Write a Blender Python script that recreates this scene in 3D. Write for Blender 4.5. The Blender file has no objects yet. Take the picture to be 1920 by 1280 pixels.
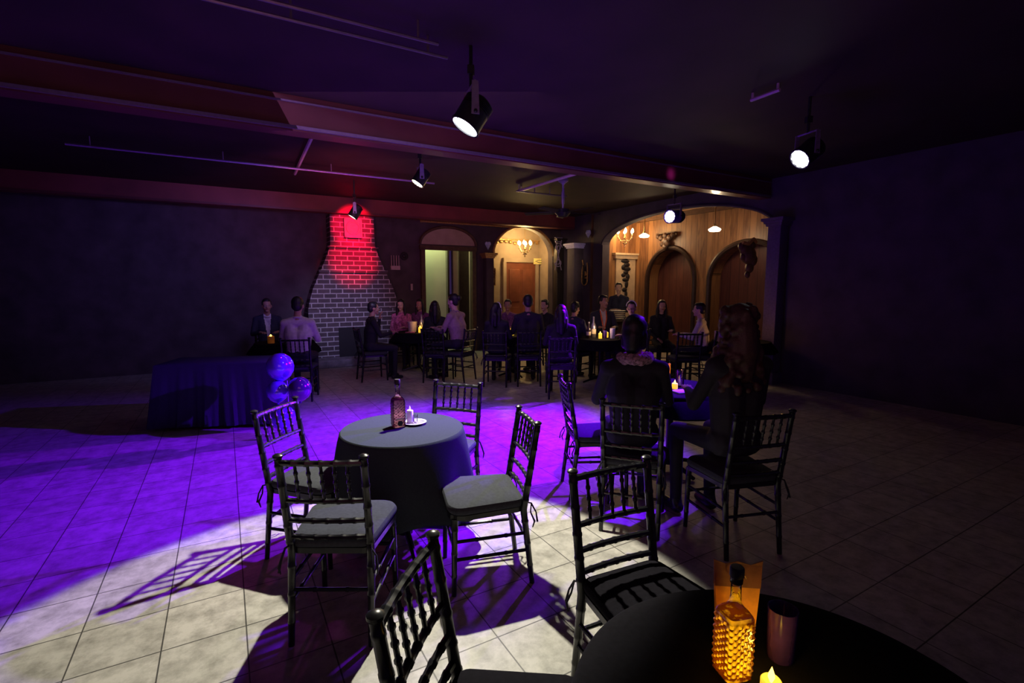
import bpy, bmesh, math, random
import numpy as np
from mathutils import Vector, Matrix, Euler
random.seed(7); rng = np.random.RandomState(5)
PI = math.pi
SC = bpy.context.scene
COL = SC.collection
# ------------------------------------------------------------------ camera frame
F_PX = 930.0; HCAM = 1.66
PITCH = math.atan((640-533)/F_PX)
cd = bpy.data.cameras.new('camera'); cam = bpy.data.objects.new('camera', cd); COL.objects.link(cam)
cd.sensor_width = 36; cd.lens = F_PX/1920*36; cd.clip_start = .05; cd.clip_end = 100
cam.location = (0, 0, HCAM); cam.rotation_euler = (PI/2-PITCH, 0, 0)
SC.camera = cam
ROOM = math.radians(30)
cR, sR = math.cos(ROOM), math.sin(ROOM)
def ray(px, py):
    a, b = (px-960)/F_PX, (640-py)/F_PX
    return Vector((a, math.cos(PITCH)+b*math.sin(PITCH), b*math.cos(PITCH)-math.sin(PITCH)))
def on_z(px, py, z):
    r = ray(px, py); t = (z-HCAM)/r.z
    return Vector((r.x*t, r.y*t, z))
def at_y(px, py, y):
    r = ray(px, py); t = y/r.y
    return Vector((r.x*t, y, HCAM+r.z*t))
def on_v(px, py, v):          # room plane v = const
    r = ray(px, py); k = -r.x*sR+r.y*cR; t = v/k
    return Vector((r.x*t, r.y*t, HCAM+r.z*t))
def on_u(px, py, u):
    r = ray(px, py); k = r.x*cR+r.y*sR; t = u/k
    return Vector((r.x*t, r.y*t, HCAM+r.z*t))
def W(u, v, z=0): return Vector((u*cR-v*sR, u*sR+v*cR, z))
def UV(p): return (p.x*cR+p.y*sR, -p.x*sR+p.y*cR)
# ------------------------------------------------------------------ materials
def nmat(name):
    m = bpy.data.materials.new(name); m.use_nodes = True
    return m, m.node_tree.nodes, m.node_tree.links, m.node_tree.nodes['Principled BSDF']
def pm(name, col, rough=.5, metal=0, var=.15, scale=30, bump=0, emit=None, es=0, trans=0, ior=1.45, sheen=0, coat=0, spec=None, sss=0):
    m, N, L, b = nmat(name)
    tc = N.new('ShaderNodeTexCoord'); nz = N.new('ShaderNodeTexNoise'); nz.inputs['Scale'].default_value = scale
    nz.inputs['Detail'].default_value = 4
    L.new(tc.outputs['Object'], nz.inputs['Vector'])
    r = N.new('ShaderNodeValToRGB'); L.new(nz.outputs['Fac'], r.inputs['Fac'])
    r.color_ramp.elements[0].position = .3; r.color_ramp.elements[1].position = .7
    r.color_ramp.elements[0].color = tuple(max(0, c*(1-var)) for c in col)+(1,)
    r.color_ramp.elements[1].color = tuple(min(1, c*(1+var)) for c in col)+(1,)
    L.new(r.outputs['Color'], b.inputs['Base Color'])
    b.inputs['Roughness'].default_value = rough; b.inputs['Metallic'].default_value = metal
    b.inputs['Transmission Weight'].default_value = trans; b.inputs['IOR'].default_value = ior
    b.inputs['Coat Weight'].default_value = coat
    b.inputs['Sheen Weight'].default_value = sheen
    if spec is not None: b.inputs['Specular IOR Level'].default_value = spec
    if sss: b.inputs['Subsurface Weight'].default_value = sss; b.inputs['Subsurface Radius'].default_value = (.03, .015, .006)
    if emit: b.inputs['Emission Color'].default_value = tuple(emit)+(1,); b.inputs['Emission Strength'].default_value = es
    if bump:
        bp = N.new('ShaderNodeBump'); bp.inputs['Strength'].default_value = bump; bp.inputs['Distance'].default_value = .01
        L.new(nz.outputs['Fac'], bp.inputs['Height']); L.new(bp.outputs['Normal'], b.inputs['Normal'])
    return m
def brick_mat(name, c1, c2, mortar, bw, bh, ms, rough=.7, axes='uv', squash=0, off=.5, offset=(0, 0, 0), noise_amt=.3, bump=.3, nscale=9):
    m, N, L, b = nmat(name)
    tc = N.new('ShaderNodeTexCoord'); mp = N.new('ShaderNodeMapping'); L.new(tc.outputs['Object'], mp.inputs['Vector'])
    mp.inputs['Location'].default_value = offset
    if axes == 'uz': mp.inputs['Rotation'].default_value = (-PI/2, 0, 0)
    br = N.new('ShaderNodeTexBrick'); L.new(mp.outputs['Vector'], br.inputs['Vector'])
    br.offset = off; br.inputs['Scale'].default_value = 1
    br.inputs['Brick Width'].default_value = bw; br.inputs['Row Height'].default_value = bh
    br.inputs['Mortar Size'].default_value = ms; br.inputs['Mortar Smooth'].default_value = .2
    br.inputs['Color1'].default_value = c1+(1,); br.inputs['Color2'].default_value = c2+(1,); br.inputs['Mortar'].default_value = mortar+(1,)
    nz = N.new('ShaderNodeTexNoise'); nz.inputs['Scale'].default_value = nscale; nz.inputs['Detail'].default_value = 8; nz.inputs['Roughness'].default_value = .7
    L.new(tc.outputs['Object'], nz.inputs['Vector'])
    rp = N.new('ShaderNodeValToRGB'); L.new(nz.outputs['Fac'], rp.inputs['Fac'])
    rp.color_ramp.elements[0].position = .32; rp.color_ramp.elements[1].position = .6
    k = 1-noise_amt; rp.color_ramp.elements[0].color = (k, k, k*.97, 1); rp.color_ramp.elements[1].color = (1, 1, 1, 1)
    mx = N.new('ShaderNodeMixRGB'); mx.blend_type = 'MULTIPLY'; mx.inputs['Fac'].default_value = 1
    L.new(br.outputs['Color'], mx.inputs['Color1']); L.new(rp.outputs['Color'], mx.inputs['Color2'])
    L.new(mx.outputs['Color'], b.inputs['Base Color']); b.inputs['Roughness'].default_value = rough
    if bump:
        bp = N.new('ShaderNodeBump'); bp.inputs['Strength'].default_value = bump; bp.inputs['Distance'].default_value = .004
        L.new(mx.outputs['Color'], bp.inputs['Height']); L.new(bp.outputs['Normal'], b.inputs['Normal'])
    return m
def plank_mat(name, c1, c2, width, axis='X', rough=.45, darkline=.35):
    m, N, L, b = nmat(name)
    tc = N.new('ShaderNodeTexCoord'); sp = N.new('ShaderNodeSeparateXYZ'); L.new(tc.outputs['Object'], sp.inputs[0])
    dv = N.new('ShaderNodeMath'); dv.operation = 'DIVIDE'; dv.inputs[1].default_value = width; L.new(sp.outputs[axis], dv.inputs[0])
    fr = N.new('ShaderNodeMath'); fr.operation = 'FRACT'; L.new(dv.outputs[0], fr.inputs[0])
    fl = N.new('ShaderNodeMath'); fl.operation = 'FLOOR'; L.new(dv.outputs[0], fl.inputs[0])
    ln = N.new('ShaderNodeValToRGB'); L.new(fr.outputs[0], ln.inputs['Fac'])
    e = ln.color_ramp.elements; e[0].position = 0; e[0].color = (darkline*.3,)*3+(1,); e[1].position = .09; e[1].color = (1, 1, 1, 1)
    wn = N.new('ShaderNodeTexWhiteNoise'); wn.noise_dimensions = '1D'; L.new(fl.outputs[0], wn.inputs['W'])
    mp = N.new('ShaderNodeMapping'); L.new(tc.outputs['Object'], mp.inputs['Vector'])
    mp.inputs['Scale'].default_value = (9, 9, 9)
    s = [9, 9, 9]; long_ax = {'X': 2, 'Y': 2, 'Z': 0}[axis]; s[long_ax] = 1.2; mp.inputs['Scale'].default_value = s
    nz = N.new('ShaderNodeTexNoise'); nz.inputs['Scale'].default_value = 1.6; nz.inputs['Detail'].default_value = 6; nz.inputs['Distortion'].default_value = 1.2
    L.new(mp.outputs[0], nz.inputs['Vector'])
    ad = N.new('ShaderNodeMath'); ad.operation = 'MULTIPLY_ADD'; ad.inputs[1].default_value = .45; L.new(wn.outputs['Value'], ad.inputs[0]); L.new(nz.outputs['Fac'], ad.inputs[2])
    rp = N.new('ShaderNodeValToRGB'); L.new(ad.outputs[0], rp.inputs['Fac'])
    rp.color_ramp.elements[0].position = .35; rp.color_ramp.elements[0].color = c2+(1,)
    rp.color_ramp.elements[1].position = .95; rp.color_ramp.elements[1].color = c1+(1,)
    mx = N.new('ShaderNodeMixRGB'); mx.blend_type = 'MULTIPLY'; mx.inputs['Fac'].default_value = 1
    L.new(rp.outputs['Color'], mx.inputs['Color1']); L.new(ln.outputs['Color'], mx.inputs['Color2'])
    L.new(mx.outputs['Color'], b.inputs['Base Color']); b.inputs['Roughness'].default_value = rough
    bp = N.new('ShaderNodeBump'); bp.inputs['Strength'].default_value = .5; bp.inputs['Distance'].default_value = .01
    L.new(mx.outputs['Color'], bp.inputs['Height']); L.new(bp.outputs['Normal'], b.inputs['Normal'])
    return m
def glass_mat(name, col, rough=.03, alpha=.25):
    m, N, L, b = nmat(name); out = N['Material Output']
    tr = N.new('ShaderNodeBsdfTransparent'); tr.inputs['Color'].default_value = col+(1,)
    gl = N.new('ShaderNodeBsdfGlossy'); gl.inputs['Roughness'].default_value = rough
    nz = N.new('ShaderNodeTexNoise'); nz.inputs['Scale'].default_value = 40
    bp = N.new('ShaderNodeBump'); bp.inputs['Strength'].default_value = .014; L.new(nz.outputs['Fac'], bp.inputs['Height']); L.new(bp.outputs['Normal'], gl.inputs['Normal'])
    fr = N.new('ShaderNodeFresnel'); fr.inputs['IOR'].default_value = 1.5
    ma = N.new('ShaderNodeMath'); ma.operation = 'ADD'; ma.inputs[1].default_value = alpha*.3; L.new(fr.outputs[0], ma.inputs[0])
    mx = N.new('ShaderNodeMixShader'); L.new(ma.outputs[0], mx.inputs[0]); L.new(tr.outputs[0], mx.inputs[1]); L.new(gl.outputs[0], mx.inputs[2])
    L.new(mx.outputs[0], out.inputs['Surface']); return m
M = {}
M['floor'] = brick_mat('travertine_tile', (.56, .53, .49), (.47, .45, .41), (.09, .085, .08), .343, .343, .0035, rough=.42, off=0, offset=(0, -.2025, 0), noise_amt=.5, bump=.35, nscale=9)
M['ceiling'] = pm('dark_ceiling', (.030, .014, .015), .7, var=.3, scale=2)
M['wall'] = pm('dark_plum_wall', (.075, .055, .07), .75, var=.3, scale=3, bump=.15)
M['wallr'] = pm('dark_violet_plaster', (.07, .055, .085), .75, var=.25, scale=3, bump=.1)
M['beam'] = pm('oxblood_beam_paint', (.13, .035, .04), .38, var=.2, scale=2, coat=.15)
M['metal_dark'] = pm('blackened_steel', (.03, .03, .035), .35, metal=.6, var=.2)
M['rail'] = pm('grey_rail_steel', (.25, .2, .3), .35, metal=.5, var=.1)
M['rod'] = pm('pink_grey_conduit', (.55, .42, .48), .4, var=.1)
M['brick'] = brick_mat('painted_brick', (.07, .05, .06), (.12, .085, .10), (.55, .52, .55), .25, .098, .011, rough=.6, axes='uz', noise_amt=.35, bump=1)
M['pale_room'] = pm('pale_green_plaster', (.62, .64, .46), .8, var=.05, scale=3)
M['beige'] = pm('beige_plaster', (.42, .33, .25), .8, var=.1, scale=5)
M['door_red'] = pm('red_brown_door_paint', (.22, .07, .04), .5, var=.15, scale=6)
M['trim'] = pm('dark_wood_trim', (.10, .055, .035), .45, var=.3, scale=12)
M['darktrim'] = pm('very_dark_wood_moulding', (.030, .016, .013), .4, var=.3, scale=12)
M['blue_lit_can'] = pm('blue_lit_housing_tint', (.05, .02, .55), .4)  # blue light falling on the housing is put into its colour
M['goldtrim'] = pm('worn_gilt', (.50, .30, .12), .4, metal=.4, var=.3, scale=25, bump=.3)
M['wood'] = plank_mat('warm_wood_plank', (.34, .17, .07), (.10, .040, .022), .15, 'Y')
M['wood_x'] = plank_mat('warm_wood_plank_end', (.36, .18, .075), (.13, .055, .028), .14, 'X')
M['wood_panel'] = plank_mat('red_wood_panel', (.13, .042, .030), (.06, .018, .018), .22, 'Y')
M['ceil_wood'] = plank_mat('ceiling_plank', (.85, .48, .22), (.45, .22, .10), .16, 'X')
M['cream'] = pm('cream_panel', (.62, .48, .32), .7, var=.12, scale=8)
M['chair'] = pm('black_satin_lacquer', (.010, .010, .013), .30, var=.2, coat=.1, spec=.5)
M['cushion'] = pm('charcoal_cushion_cloth', (.050, .054, .064), .95, var=.12, scale=60, bump=.12, spec=.15)
M['cloth'] = pm('dark_grey_tablecloth', (.038, .047, .056), .95, var=.08, scale=90, bump=.08, spec=.15)
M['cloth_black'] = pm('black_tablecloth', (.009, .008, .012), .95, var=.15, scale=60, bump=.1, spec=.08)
M['balloon'] = pm('violet_chrome_balloon', (.22, .12, .80), .12, metal=.45, var=.06, scale=3, coat=1)
M['balloon2'] = pm('deep_purple_balloon', (.10, .04, .20), .12, metal=.5, var=.06, scale=3, coat=1)
M['ribbon'] = pm('silver_ribbon', (.5, .45, .6), .3, metal=.6)
M['glass'] = glass_mat('clear_glass', (.92, .92, .95))
M['pglass'] = glass_mat('pinkish_glass', (.82, .70, .86), alpha=.4)
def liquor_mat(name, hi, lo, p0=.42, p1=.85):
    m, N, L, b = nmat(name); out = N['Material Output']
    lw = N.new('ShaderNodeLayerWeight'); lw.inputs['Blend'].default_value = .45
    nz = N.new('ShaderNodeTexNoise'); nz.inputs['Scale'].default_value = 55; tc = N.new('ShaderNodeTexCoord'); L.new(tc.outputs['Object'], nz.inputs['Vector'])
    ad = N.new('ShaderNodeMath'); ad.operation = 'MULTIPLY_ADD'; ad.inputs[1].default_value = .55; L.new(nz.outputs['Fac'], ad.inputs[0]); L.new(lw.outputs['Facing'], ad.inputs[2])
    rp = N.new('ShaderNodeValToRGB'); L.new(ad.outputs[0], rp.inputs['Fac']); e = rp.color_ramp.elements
    e[0].position = p0; e[0].color = hi+(1,); e[1].position = p1; e[1].color = lo+(1,)  # facets turned aside get darker colour, imitating refraction and sparkle
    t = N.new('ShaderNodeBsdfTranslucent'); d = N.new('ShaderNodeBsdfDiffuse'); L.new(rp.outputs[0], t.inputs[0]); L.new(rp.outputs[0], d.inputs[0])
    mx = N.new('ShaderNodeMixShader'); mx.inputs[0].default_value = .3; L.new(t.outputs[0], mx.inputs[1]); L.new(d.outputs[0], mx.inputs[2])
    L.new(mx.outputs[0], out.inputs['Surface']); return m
M['amber_old'] = pm('amber_liquor', (.75, .33, .03), .15, var=.25, scale=60, trans=.6, sss=.0, spec=.6)
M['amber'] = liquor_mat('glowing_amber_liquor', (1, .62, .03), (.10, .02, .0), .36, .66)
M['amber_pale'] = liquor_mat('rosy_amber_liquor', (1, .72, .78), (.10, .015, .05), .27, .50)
M['amber_pale_old'] = pm('pinkish_amber_liquor', (.62, .32, .34), .2, var=.35, scale=90, trans=.55)
M['cork'] = pm('dark_stopper', (.035, .025, .03), .5)
M['label_dark'] = pm('dark_medallion', (.02, .02, .02), .4)
M['label_cream'] = pm('cream_label_band', (.75, .65, .45), .6)
M['white'] = pm('white_china', (.8, .78, .75), .3, var=.04)
M['wax'] = pm('white_wax', (.85, .80, .72), .5, var=.04, sss=.2)
M['wax_y'] = pm('glowing_yellow_wax', (.8, .6, .15), .5, emit=(1, .60, .04), es=1.0)
M['flame'] = pm('warm_flame', (1, .9, .6), .5, emit=(1, .72, .30), es=45)
M['flame_y'] = pm('yellow_flame', (1, .8, .2), .5, emit=(1, .66, .08), es=6)
M['flame_off'] = pm('pale_flame_tip', (.9, .9, .95), .4, emit=(.8, .7, 1), es=.6)
M['lens'] = pm('lit_lens', (1, 1, 1), .5, emit=(.93, .97, 1), es=14)
M['lens_warm'] = pm('warm_lit_lens', (1, .9, .7), .5, emit=(1, .88, .62), es=9)
M['milk'] = pm('lit_milk_glass', (1, .95, .85), .5, emit=(1, .86, .62), es=3.0)
M['can'] = pm('black_lamp_housing', (.02, .02, .024), .35, var=.2)
M['yoke'] = pm('violet_lit_steel_tint', (.32, .26, .45), .3, metal=.3)  # violet light on the yokes is put into the steel colour
M['brass'] = pm('aged_brass', (.45, .30, .12), .35, metal=.7)
M['crystal'] = glass_mat('crystal', (1, .9, .75), alpha=1)
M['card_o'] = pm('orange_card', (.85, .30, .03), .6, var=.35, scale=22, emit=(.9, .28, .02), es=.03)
M['card_m'] = pm('maroon_card', (.26, .09, .07), .6, var=.3, scale=30)
M['purple_glass'] = pm('purple_tumbler', (.12, .05, .4), .1, trans=.5)
M['brown_glass'] = pm('dark_brown_bottle', (.05, .03, .02), .12, coat=.8)
M['silver'] = pm('brushed_silver', (.45, .42, .48), .3, metal=.8)
M['sign_y'] = pm('yellow_sign_face', (.75, .62, .2), .6, emit=(.8, .6, .15), es=.25)
M['dark'] = pm('near_black', (.012, .01, .014), .6)
M['lilac'] = pm('lilac_white_glow', (.45, .40, .62), .5, emit=(.3, .25, .5), es=.05)  # pale things given a faint violet self-glow, though no lamps
M['iron'] = pm('wrought_iron', (.03, .025, .03), .5, metal=.3, var=.3)
M['stone'] = pm('grey_stone', (.22, .20, .24), .8, var=.3, scale=10, bump=.4)
M['stage_red'] = pm('dark_red_carpet', (.16, .03, .04), .9)
M['redplaque'] = pm('plaster_plaque', (.55, .42, .42), .6, var=.1)
M['velvet'] = pm('violet_painted_column', (.13, .10, .2), .6)
# people
def pmat(name, c, r=.8, var=.12, s=25): return pm(name, c, r, var=var, scale=s)
M['skin'] = pmat('tan_skin', (.42, .23, .16), .5, .06)
M['skin_l'] = pmat('light_skin', (.58, .36, .28), .5, .06)
M['eye'] = pm('eye_white', (.7, .68, .66), .2, var=.02)
M['iris'] = pm('dark_iris', (.02, .012, .01), .15)
M['lip'] = pmat('lip', (.32, .12, .10), .5, .05)
M['hair_b'] = pmat('black_hair', (.012, .010, .012), .45, .4, 120)
M['hair_br'] = pmat('brown_hair', (.06, .03, .02), .5, .4, 120)
M['hair_g'] = pmat('greying_hair', (.35, .33, .34), .6, .4, 120)
M['jacket'] = pmat('black_jacket', (.018, .016, .024), .85)
M['navy'] = pmat('navy_suit', (.025, .025, .05), .85)
M['greyshirt'] = pmat('light_grey_shirt', (.52, .48, .48), .85)
M['pinkshirt'] = pmat('dusty_pink_shirt', (.32, .20, .24), .85)
M['plumtop'] = pmat('plum_blouse', (.16, .05, .16), .85, .5, 30)
M['pinktop'] = pmat('pink_patterned_blouse', (.45, .12, .25), .85, .7, 35)
M['whiteshirt'] = pmat('white_shirt', (.62, .58, .60), .8)
M['trousers'] = pmat('dark_trousers', (.02, .018, .03), .85)
M['trousers_p'] = pmat('grey_trousers', (.12, .11, .15), .85)
M['shoe'] = pm('black_shoe', (.02, .02, .025), .3)
M['orange'] = pmat('orange_lanyard', (.75, .14, .04), .6)
M['scarf'] = pm('speckled_scarf', (.34, .20, .24), .85, var=.8, scale=60)
# ------------------------------------------------------------------ mesh builder
class MB:
    def __init__(s): s.v = []; s.f = []; s.sm = []
    def add(s, verts, faces, smooth=True, T=None):
        o = len(s.v)
        for p in verts:
            p = Vector(p); s.v.append(T @ p if T else p)
        for f in faces: s.f.append([i+o for i in f]); s.sm.append(smooth)
        return s
    def box(s, c, d, T=None, bev=0):
        if bev: return s.rbox(c, d, bev, T)
        x, y, z = c; a, b, e = d[0]/2, d[1]/2, d[2]/2
        vs = [(x+i*a, y+j*b, z+k*e) for i in (-1, 1) for j in (-1, 1) for k in (-1, 1)]
        return s.add(vs, [(0, 1, 3, 2), (4, 6, 7, 5), (0, 4, 5, 1), (2, 3, 7, 6), (0, 2, 6, 4), (1, 5, 7, 3)], False, T)
    def rbox(s, c, d, r, T=None):
        bm = bmesh.new(); bmesh.ops.create_cube(bm, size=1)
        for v in bm.verts: v.co = Vector((v.co.x*d[0]+c[0], v.co.y*d[1]+c[1], v.co.z*d[2]+c[2]))
        bmesh.ops.bevel(bm, geom=bm.edges[:], offset=min(r, min(d)*.49), segments=3, affect='EDGES', profile=.5)
        s.frombm(bm, T); return s
    def frombm(s, bm, T=None, smooth=True):
        bm.verts.ensure_lookup_table(); bm.verts.index_update()
        s.add([v.co.copy() for v in bm.verts], [[v.index for v in f.verts] for f in bm.faces], smooth, T); bm.free(); return s
    def tube(s, pts, rs, n=8, T=None, caps=True, closed=False):
        pts = [Vector(p) for p in pts]
        if not hasattr(rs, '__len__'): rs = [rs]*len(pts)
        rings = []; up = None
        for i, p in enumerate(pts):
            if closed: t = pts[(i+1) % len(pts)]-pts[i-1]
            else: t = (pts[min(i+1, len(pts)-1)]-pts[max(i-1, 0)])
            if t.length < 1e-9: t = Vector((0, 0, 1))
            t.normalize()
            if up is None: up = Vector((1, 0, 0)) if abs(t.x) < .8 else Vector((0, 1, 0))
            a = (up-t*up.dot(t)).normalized(); b = t.cross(a); up = a
            rings.append([p+(a*math.cos(2*PI*k/n)+b*math.sin(2*PI*k/n))*rs[i] for k in range(n)])
        vs = [q for r in rings for q in r]; fs = []
        m = len(rings)
        for i in range(m if closed else m-1):
            for k in range(n):
                j = (i+1) % m
                fs.append((i*n+k, i*n+(k+1) % n, j*n+(k+1) % n, j*n+k))
        if caps and not closed: fs.append(tuple(range(n-1, -1, -1))); fs.append(tuple((m-1)*n+k for k in range(n)))
        return s.add(vs, fs, True, T)
    def lathe(s, prof, n=20, c=(0, 0, 0), T=None, fn=None):
        vs = []; fs = []
        for i, (r, z) in enumerate(prof):
            for k in range(n):
                a = 2*PI*k/n; rr, zz = (r, z) if fn is None else fn(r, z, a, i)
                vs.append((c[0]+rr*math.cos(a), c[1]+rr*math.sin(a), c[2]+zz))
        for i in range(len(prof)-1):
            for k in range(n): fs.append((i*n+k, i*n+(k+1) % n, (i+1)*n+(k+1) % n, (i+1)*n+k))
        if prof[0][0] > 1e-5: fs.append(tuple(range(n-1, -1, -1)))
        if prof[-1][0] > 1e-5: fs.append(tuple((len(prof)-1)*n+k for k in range(n)))
        return s.add(vs, fs, True, T)
    def ball(s, c, r, n=12, T=None):
        if not hasattr(r, '__len__'): r = (r, r, r)
        vs = []; fs = []; m = n//2+2
        for i in range(m+1):
            th = PI*i/m
            for k in range(n):
                a = 2*PI*k/n
                vs.append((c[0]+r[0]*math.sin(th)*math.cos(a), c[1]+r[1]*math.sin(th)*math.sin(a), c[2]-r[2]*math.cos(th)))
        for i in range(m):
            for k in range(n): fs.append((i*n+k, i*n+(k+1) % n, (i+1)*n+(k+1) % n, (i+1)*n+k))
        return s.add(vs, fs, True, T)
    def prism(s, poly, t0, t1, axis='y', T=None, smooth=False):
        n = len(poly)
        def mk(p, t): return {'y': (p[0], t, p[1]), 'x': (t, p[0], p[1]), 'z': (p[0], p[1], t)}[axis]
        vs = [mk(p, t0) for p in poly]+[mk(p, t1) for p in poly]
        fs = [tuple(range(n)), tuple(range(2*n-1, n-1, -1))]+[(i, i+n, (i+1) % n+n, (i+1) % n) for i in range(n)]
        return s.add(vs, fs, smooth, T)
    def mesh(s, name):
        me = bpy.data.meshes.new(name); me.from_pydata([tuple(v) for v in s.v], [], s.f)
        me.validate(); bm = bmesh.new(); bm.from_mesh(me); bmesh.ops.remove_doubles(bm, verts=bm.verts, dist=1e-6)
        bmesh.ops.recalc_face_normals(bm, faces=bm.faces)
        sm = len(s.sm) == len(s.f) and any(s.sm)
        for f in bm.faces: f.smooth = sm
        for e in bm.edges:
            if len(e.link_faces) == 2 and e.calc_face_angle(0) > math.radians(38): e.smooth = False
        bm.to_mesh(me); bm.free(); return me
    def build(s, name, mat, parent=None, loc=(0, 0, 0), rz=0):
        o = bpy.data.objects.new(name, s.mesh(name)); COL.objects.link(o)
        if mat: o.data.materials.append(mat)
        o.location = loc; o.rotation_euler = (0, 0, rz)
        if parent: o.parent = parent
        return o
def tag(o, label=None, cat=None, group=None, kind=None):
    if label: o['label'] = label
    if cat: o['category'] = cat
    if group: o['group'] = group
    if kind: o['kind'] = kind
    return o
def empty(name, loc=(0, 0, 0), rz=0, label=None, cat=None, group=None):
    o = bpy.data.objects.new(name, None); COL.objects.link(o); o.empty_display_size = .1
    o.location = loc; o.rotation_euler = (0, 0, rz); return tag(o, label, cat, group)
def kids(o): return [c for c in bpy.data.objects if c.parent == o]
def copy_tree(o, kd, parent=None):
    c = o.copy(); COL.objects.link(c)
    if parent: c.parent = parent
    for ch in kd.get(o, []): copy_tree(ch, kd, c)
    return c
def tree(o):
    d = {}
    def rec(x):
        d[x] = kids(x)
        for y in d[x]: rec(y)
    rec(o); return d
def struct(o): o['kind'] = 'structure'; return o
UVR = ROOM   # rotation of every mesh modelled in room coordinates
CEIL = 3.42; VB = 11.3; UR = 8.07
# ------------------------------------------------------------------ room shell
b = MB(); b.box((1.5, 5, -.05), (17.2, 19, .1)); struct(b.build('floor', M['floor'], rz=UVR))
b = MB(); b.box((1.5, 5, CEIL+.05), (17.2, 19, .1)); struct(b.build('ceiling', M['ceiling'], rz=UVR))
def wall_strip(b, a0, a1, z0, z1, ops, plane, th, axis):
    """wall along a (u when axis='v', v when axis='u') with arched or square openings (a0,a1,zspring,rise)"""
    def bx(p, q, zl, zh):
        c = (p+q)/2
        if axis == 'v': b.box((c, plane+th/2, (zl+zh)/2), (q-p, th, zh-zl))
        else: b.box((plane+th/2, c, (zl+zh)/2), (th, q-p, zh-zl))
    cur = a0
    for (p, q, zs, rise) in sorted(ops):
        bx(cur, p, z0, z1)
        if rise <= 0: bx(p, q, zs, z1)
        else:
            n = 28; poly = [(p, z1), (p, zs)]
            for i in range(1, n): 
                x = -math.cos(PI*i/n); poly.append(((p+q)/2+(q-p)/2*x, zs+rise*math.sqrt(max(0, 1-x*x))))
            poly += [(q, zs), (q, z1)]
            for i in range(1, len(poly)-2):
                A, B = poly[i], poly[i+1]
                if abs(A[0]-B[0]) < 1e-6: continue
                quad = [(A[0], A[1]), (B[0], B[1]), (B[0], z1), (A[0], z1)]
                b.prism(quad, plane, plane+th, 'y' if axis == 'v' else 'x')
        cur = q
    bx(cur, a1, z0, z1)
# back wall: doorway and arched niche
DU0, DU1 = UV(on_v(790, 500, VB))[0], UV(on_v(888, 500, VB))[0]
NU0, NU1 = UV(on_v(926, 500, VB))[0], UV(on_v(1036, 500, VB))[0]
b = MB(); wall_strip(b, -6.5, 9.9, 0, CEIL, [(DU0, DU1, 2.52, 0), (NU0, NU1, 2.42, .72)], VB, .22, 'v')
struct(b.build('wall_back', M['wall'], rz=UVR))
AV0, AV1 = 5.15, 9.55
b = MB(); wall_strip(b, -1.5, VB, 0, CEIL, [(AV0, AV1, 2.62, .57)], UR, .22, 'u')
struct(b.build('wall_right', M['wallr'], rz=UVR))
b = MB(); b.box((-6.6, 4.5, CEIL/2), (.2, 14, CEIL)); struct(b.build('wall_left', M['wall'], rz=UVR))
# rooms seen through the doorway and niche
b = MB(); b.box((DU0+.35, 12.3, CEIL/2), (1.42, .1, CEIL))
struct(b.build('wall_passage', M['pale_room'], rz=UVR))
b = MB(); b.box((DU1+.75, 12.9, CEIL/2), (1.3, .1, CEIL)); b.box((DU0+1.06, 12.6, CEIL/2), (.1, .7, CEIL)); ux = UV(on_v(861, 500, 11.9))[0]; b.box(((ux+DU1+.3)/2, 11.93, CEIL/2), (DU1+.3-ux, .06, CEIL))  # last box: dark panel added so the doorway's right part stays dark
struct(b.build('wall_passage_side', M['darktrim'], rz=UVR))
b = MB(); b.box((6.9, 12.7, CEIL/2), (2.9, .1, CEIL)); b.box((5.62, 12.15, CEIL/2), (.1, 1.1, CEIL)); b.box((8.3, 12.15, CEIL/2), (.1, 1.1, CEIL))
struct(b.build('wall_niche', M['beige'], rz=UVR))
# niche door
nd0, nd1 = UV(on_v(948, 500, 12.62))[0], UV(on_v(1002, 500, 12.62))[0]
zt = on_v(975, 492, 12.62).z
b = MB(); b.box(((nd0+nd1)/2, 12.61, zt/2), (nd1-nd0, .06, zt))
for k in (0, 1):
    for (za, zb) in ((.25, 1.0), (1.15, zt-.2)):
        w = (nd1-nd0)/2-.14; cx = nd0+.09+w/2+k*(w+.1)
        b.rbox((cx, 12.575, (za+zb)/2), (w, .03, zb-za), .012)
d = struct(b.build('door_1', M['door_red'], rz=UVR))
b = MB(); b.box(((nd0+nd1)/2, 12.6, zt+.06), (nd1-nd0+.2, .1, .12)); b.box((nd0-.06, 12.6, zt/2), (.1, .1, zt)); b.box((nd1+.06, 12.6, zt/2), (.1, .1, zt))
b.build('door_frame', M['beige'], d)
b = MB(); b.ball((nd0+.08, 12.54, 1.05), .035); b.build('door_knob', M['brass'], d)
# doorway frame in gilt-edged dark wood, arch tympanum above
b = MB(); zf = 2.52; w = .1
b.box((DU0+.02, VB-.03, zf/2), (w, .12, zf)); b.box((DU1-.02, VB-.03, zf/2), (w, .12, zf)); b.box(((DU0+DU1)/2, VB-.03, zf), (DU1-DU0+.1, .12, .1))
struct(b.build('trim_1', M['trim'], rz=UVR))
tu = (DU0+DU1)/2
b = MB(); n = 24
pts = [(tu+.72*math.cos(PI*i/n), 2.60+.42*math.sin(PI*i/n)) for i in range(n+1)]
b.prism(pts, VB-.05, VB, 'y'); struct(b.build('trim_2', M['beige'], rz=UVR))
b = MB(); b.tube([(p[0], VB-.06, p[1]) for p in pts], .035, 6); struct(b.build('trim_3', M['trim'], rz=UVR))
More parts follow.
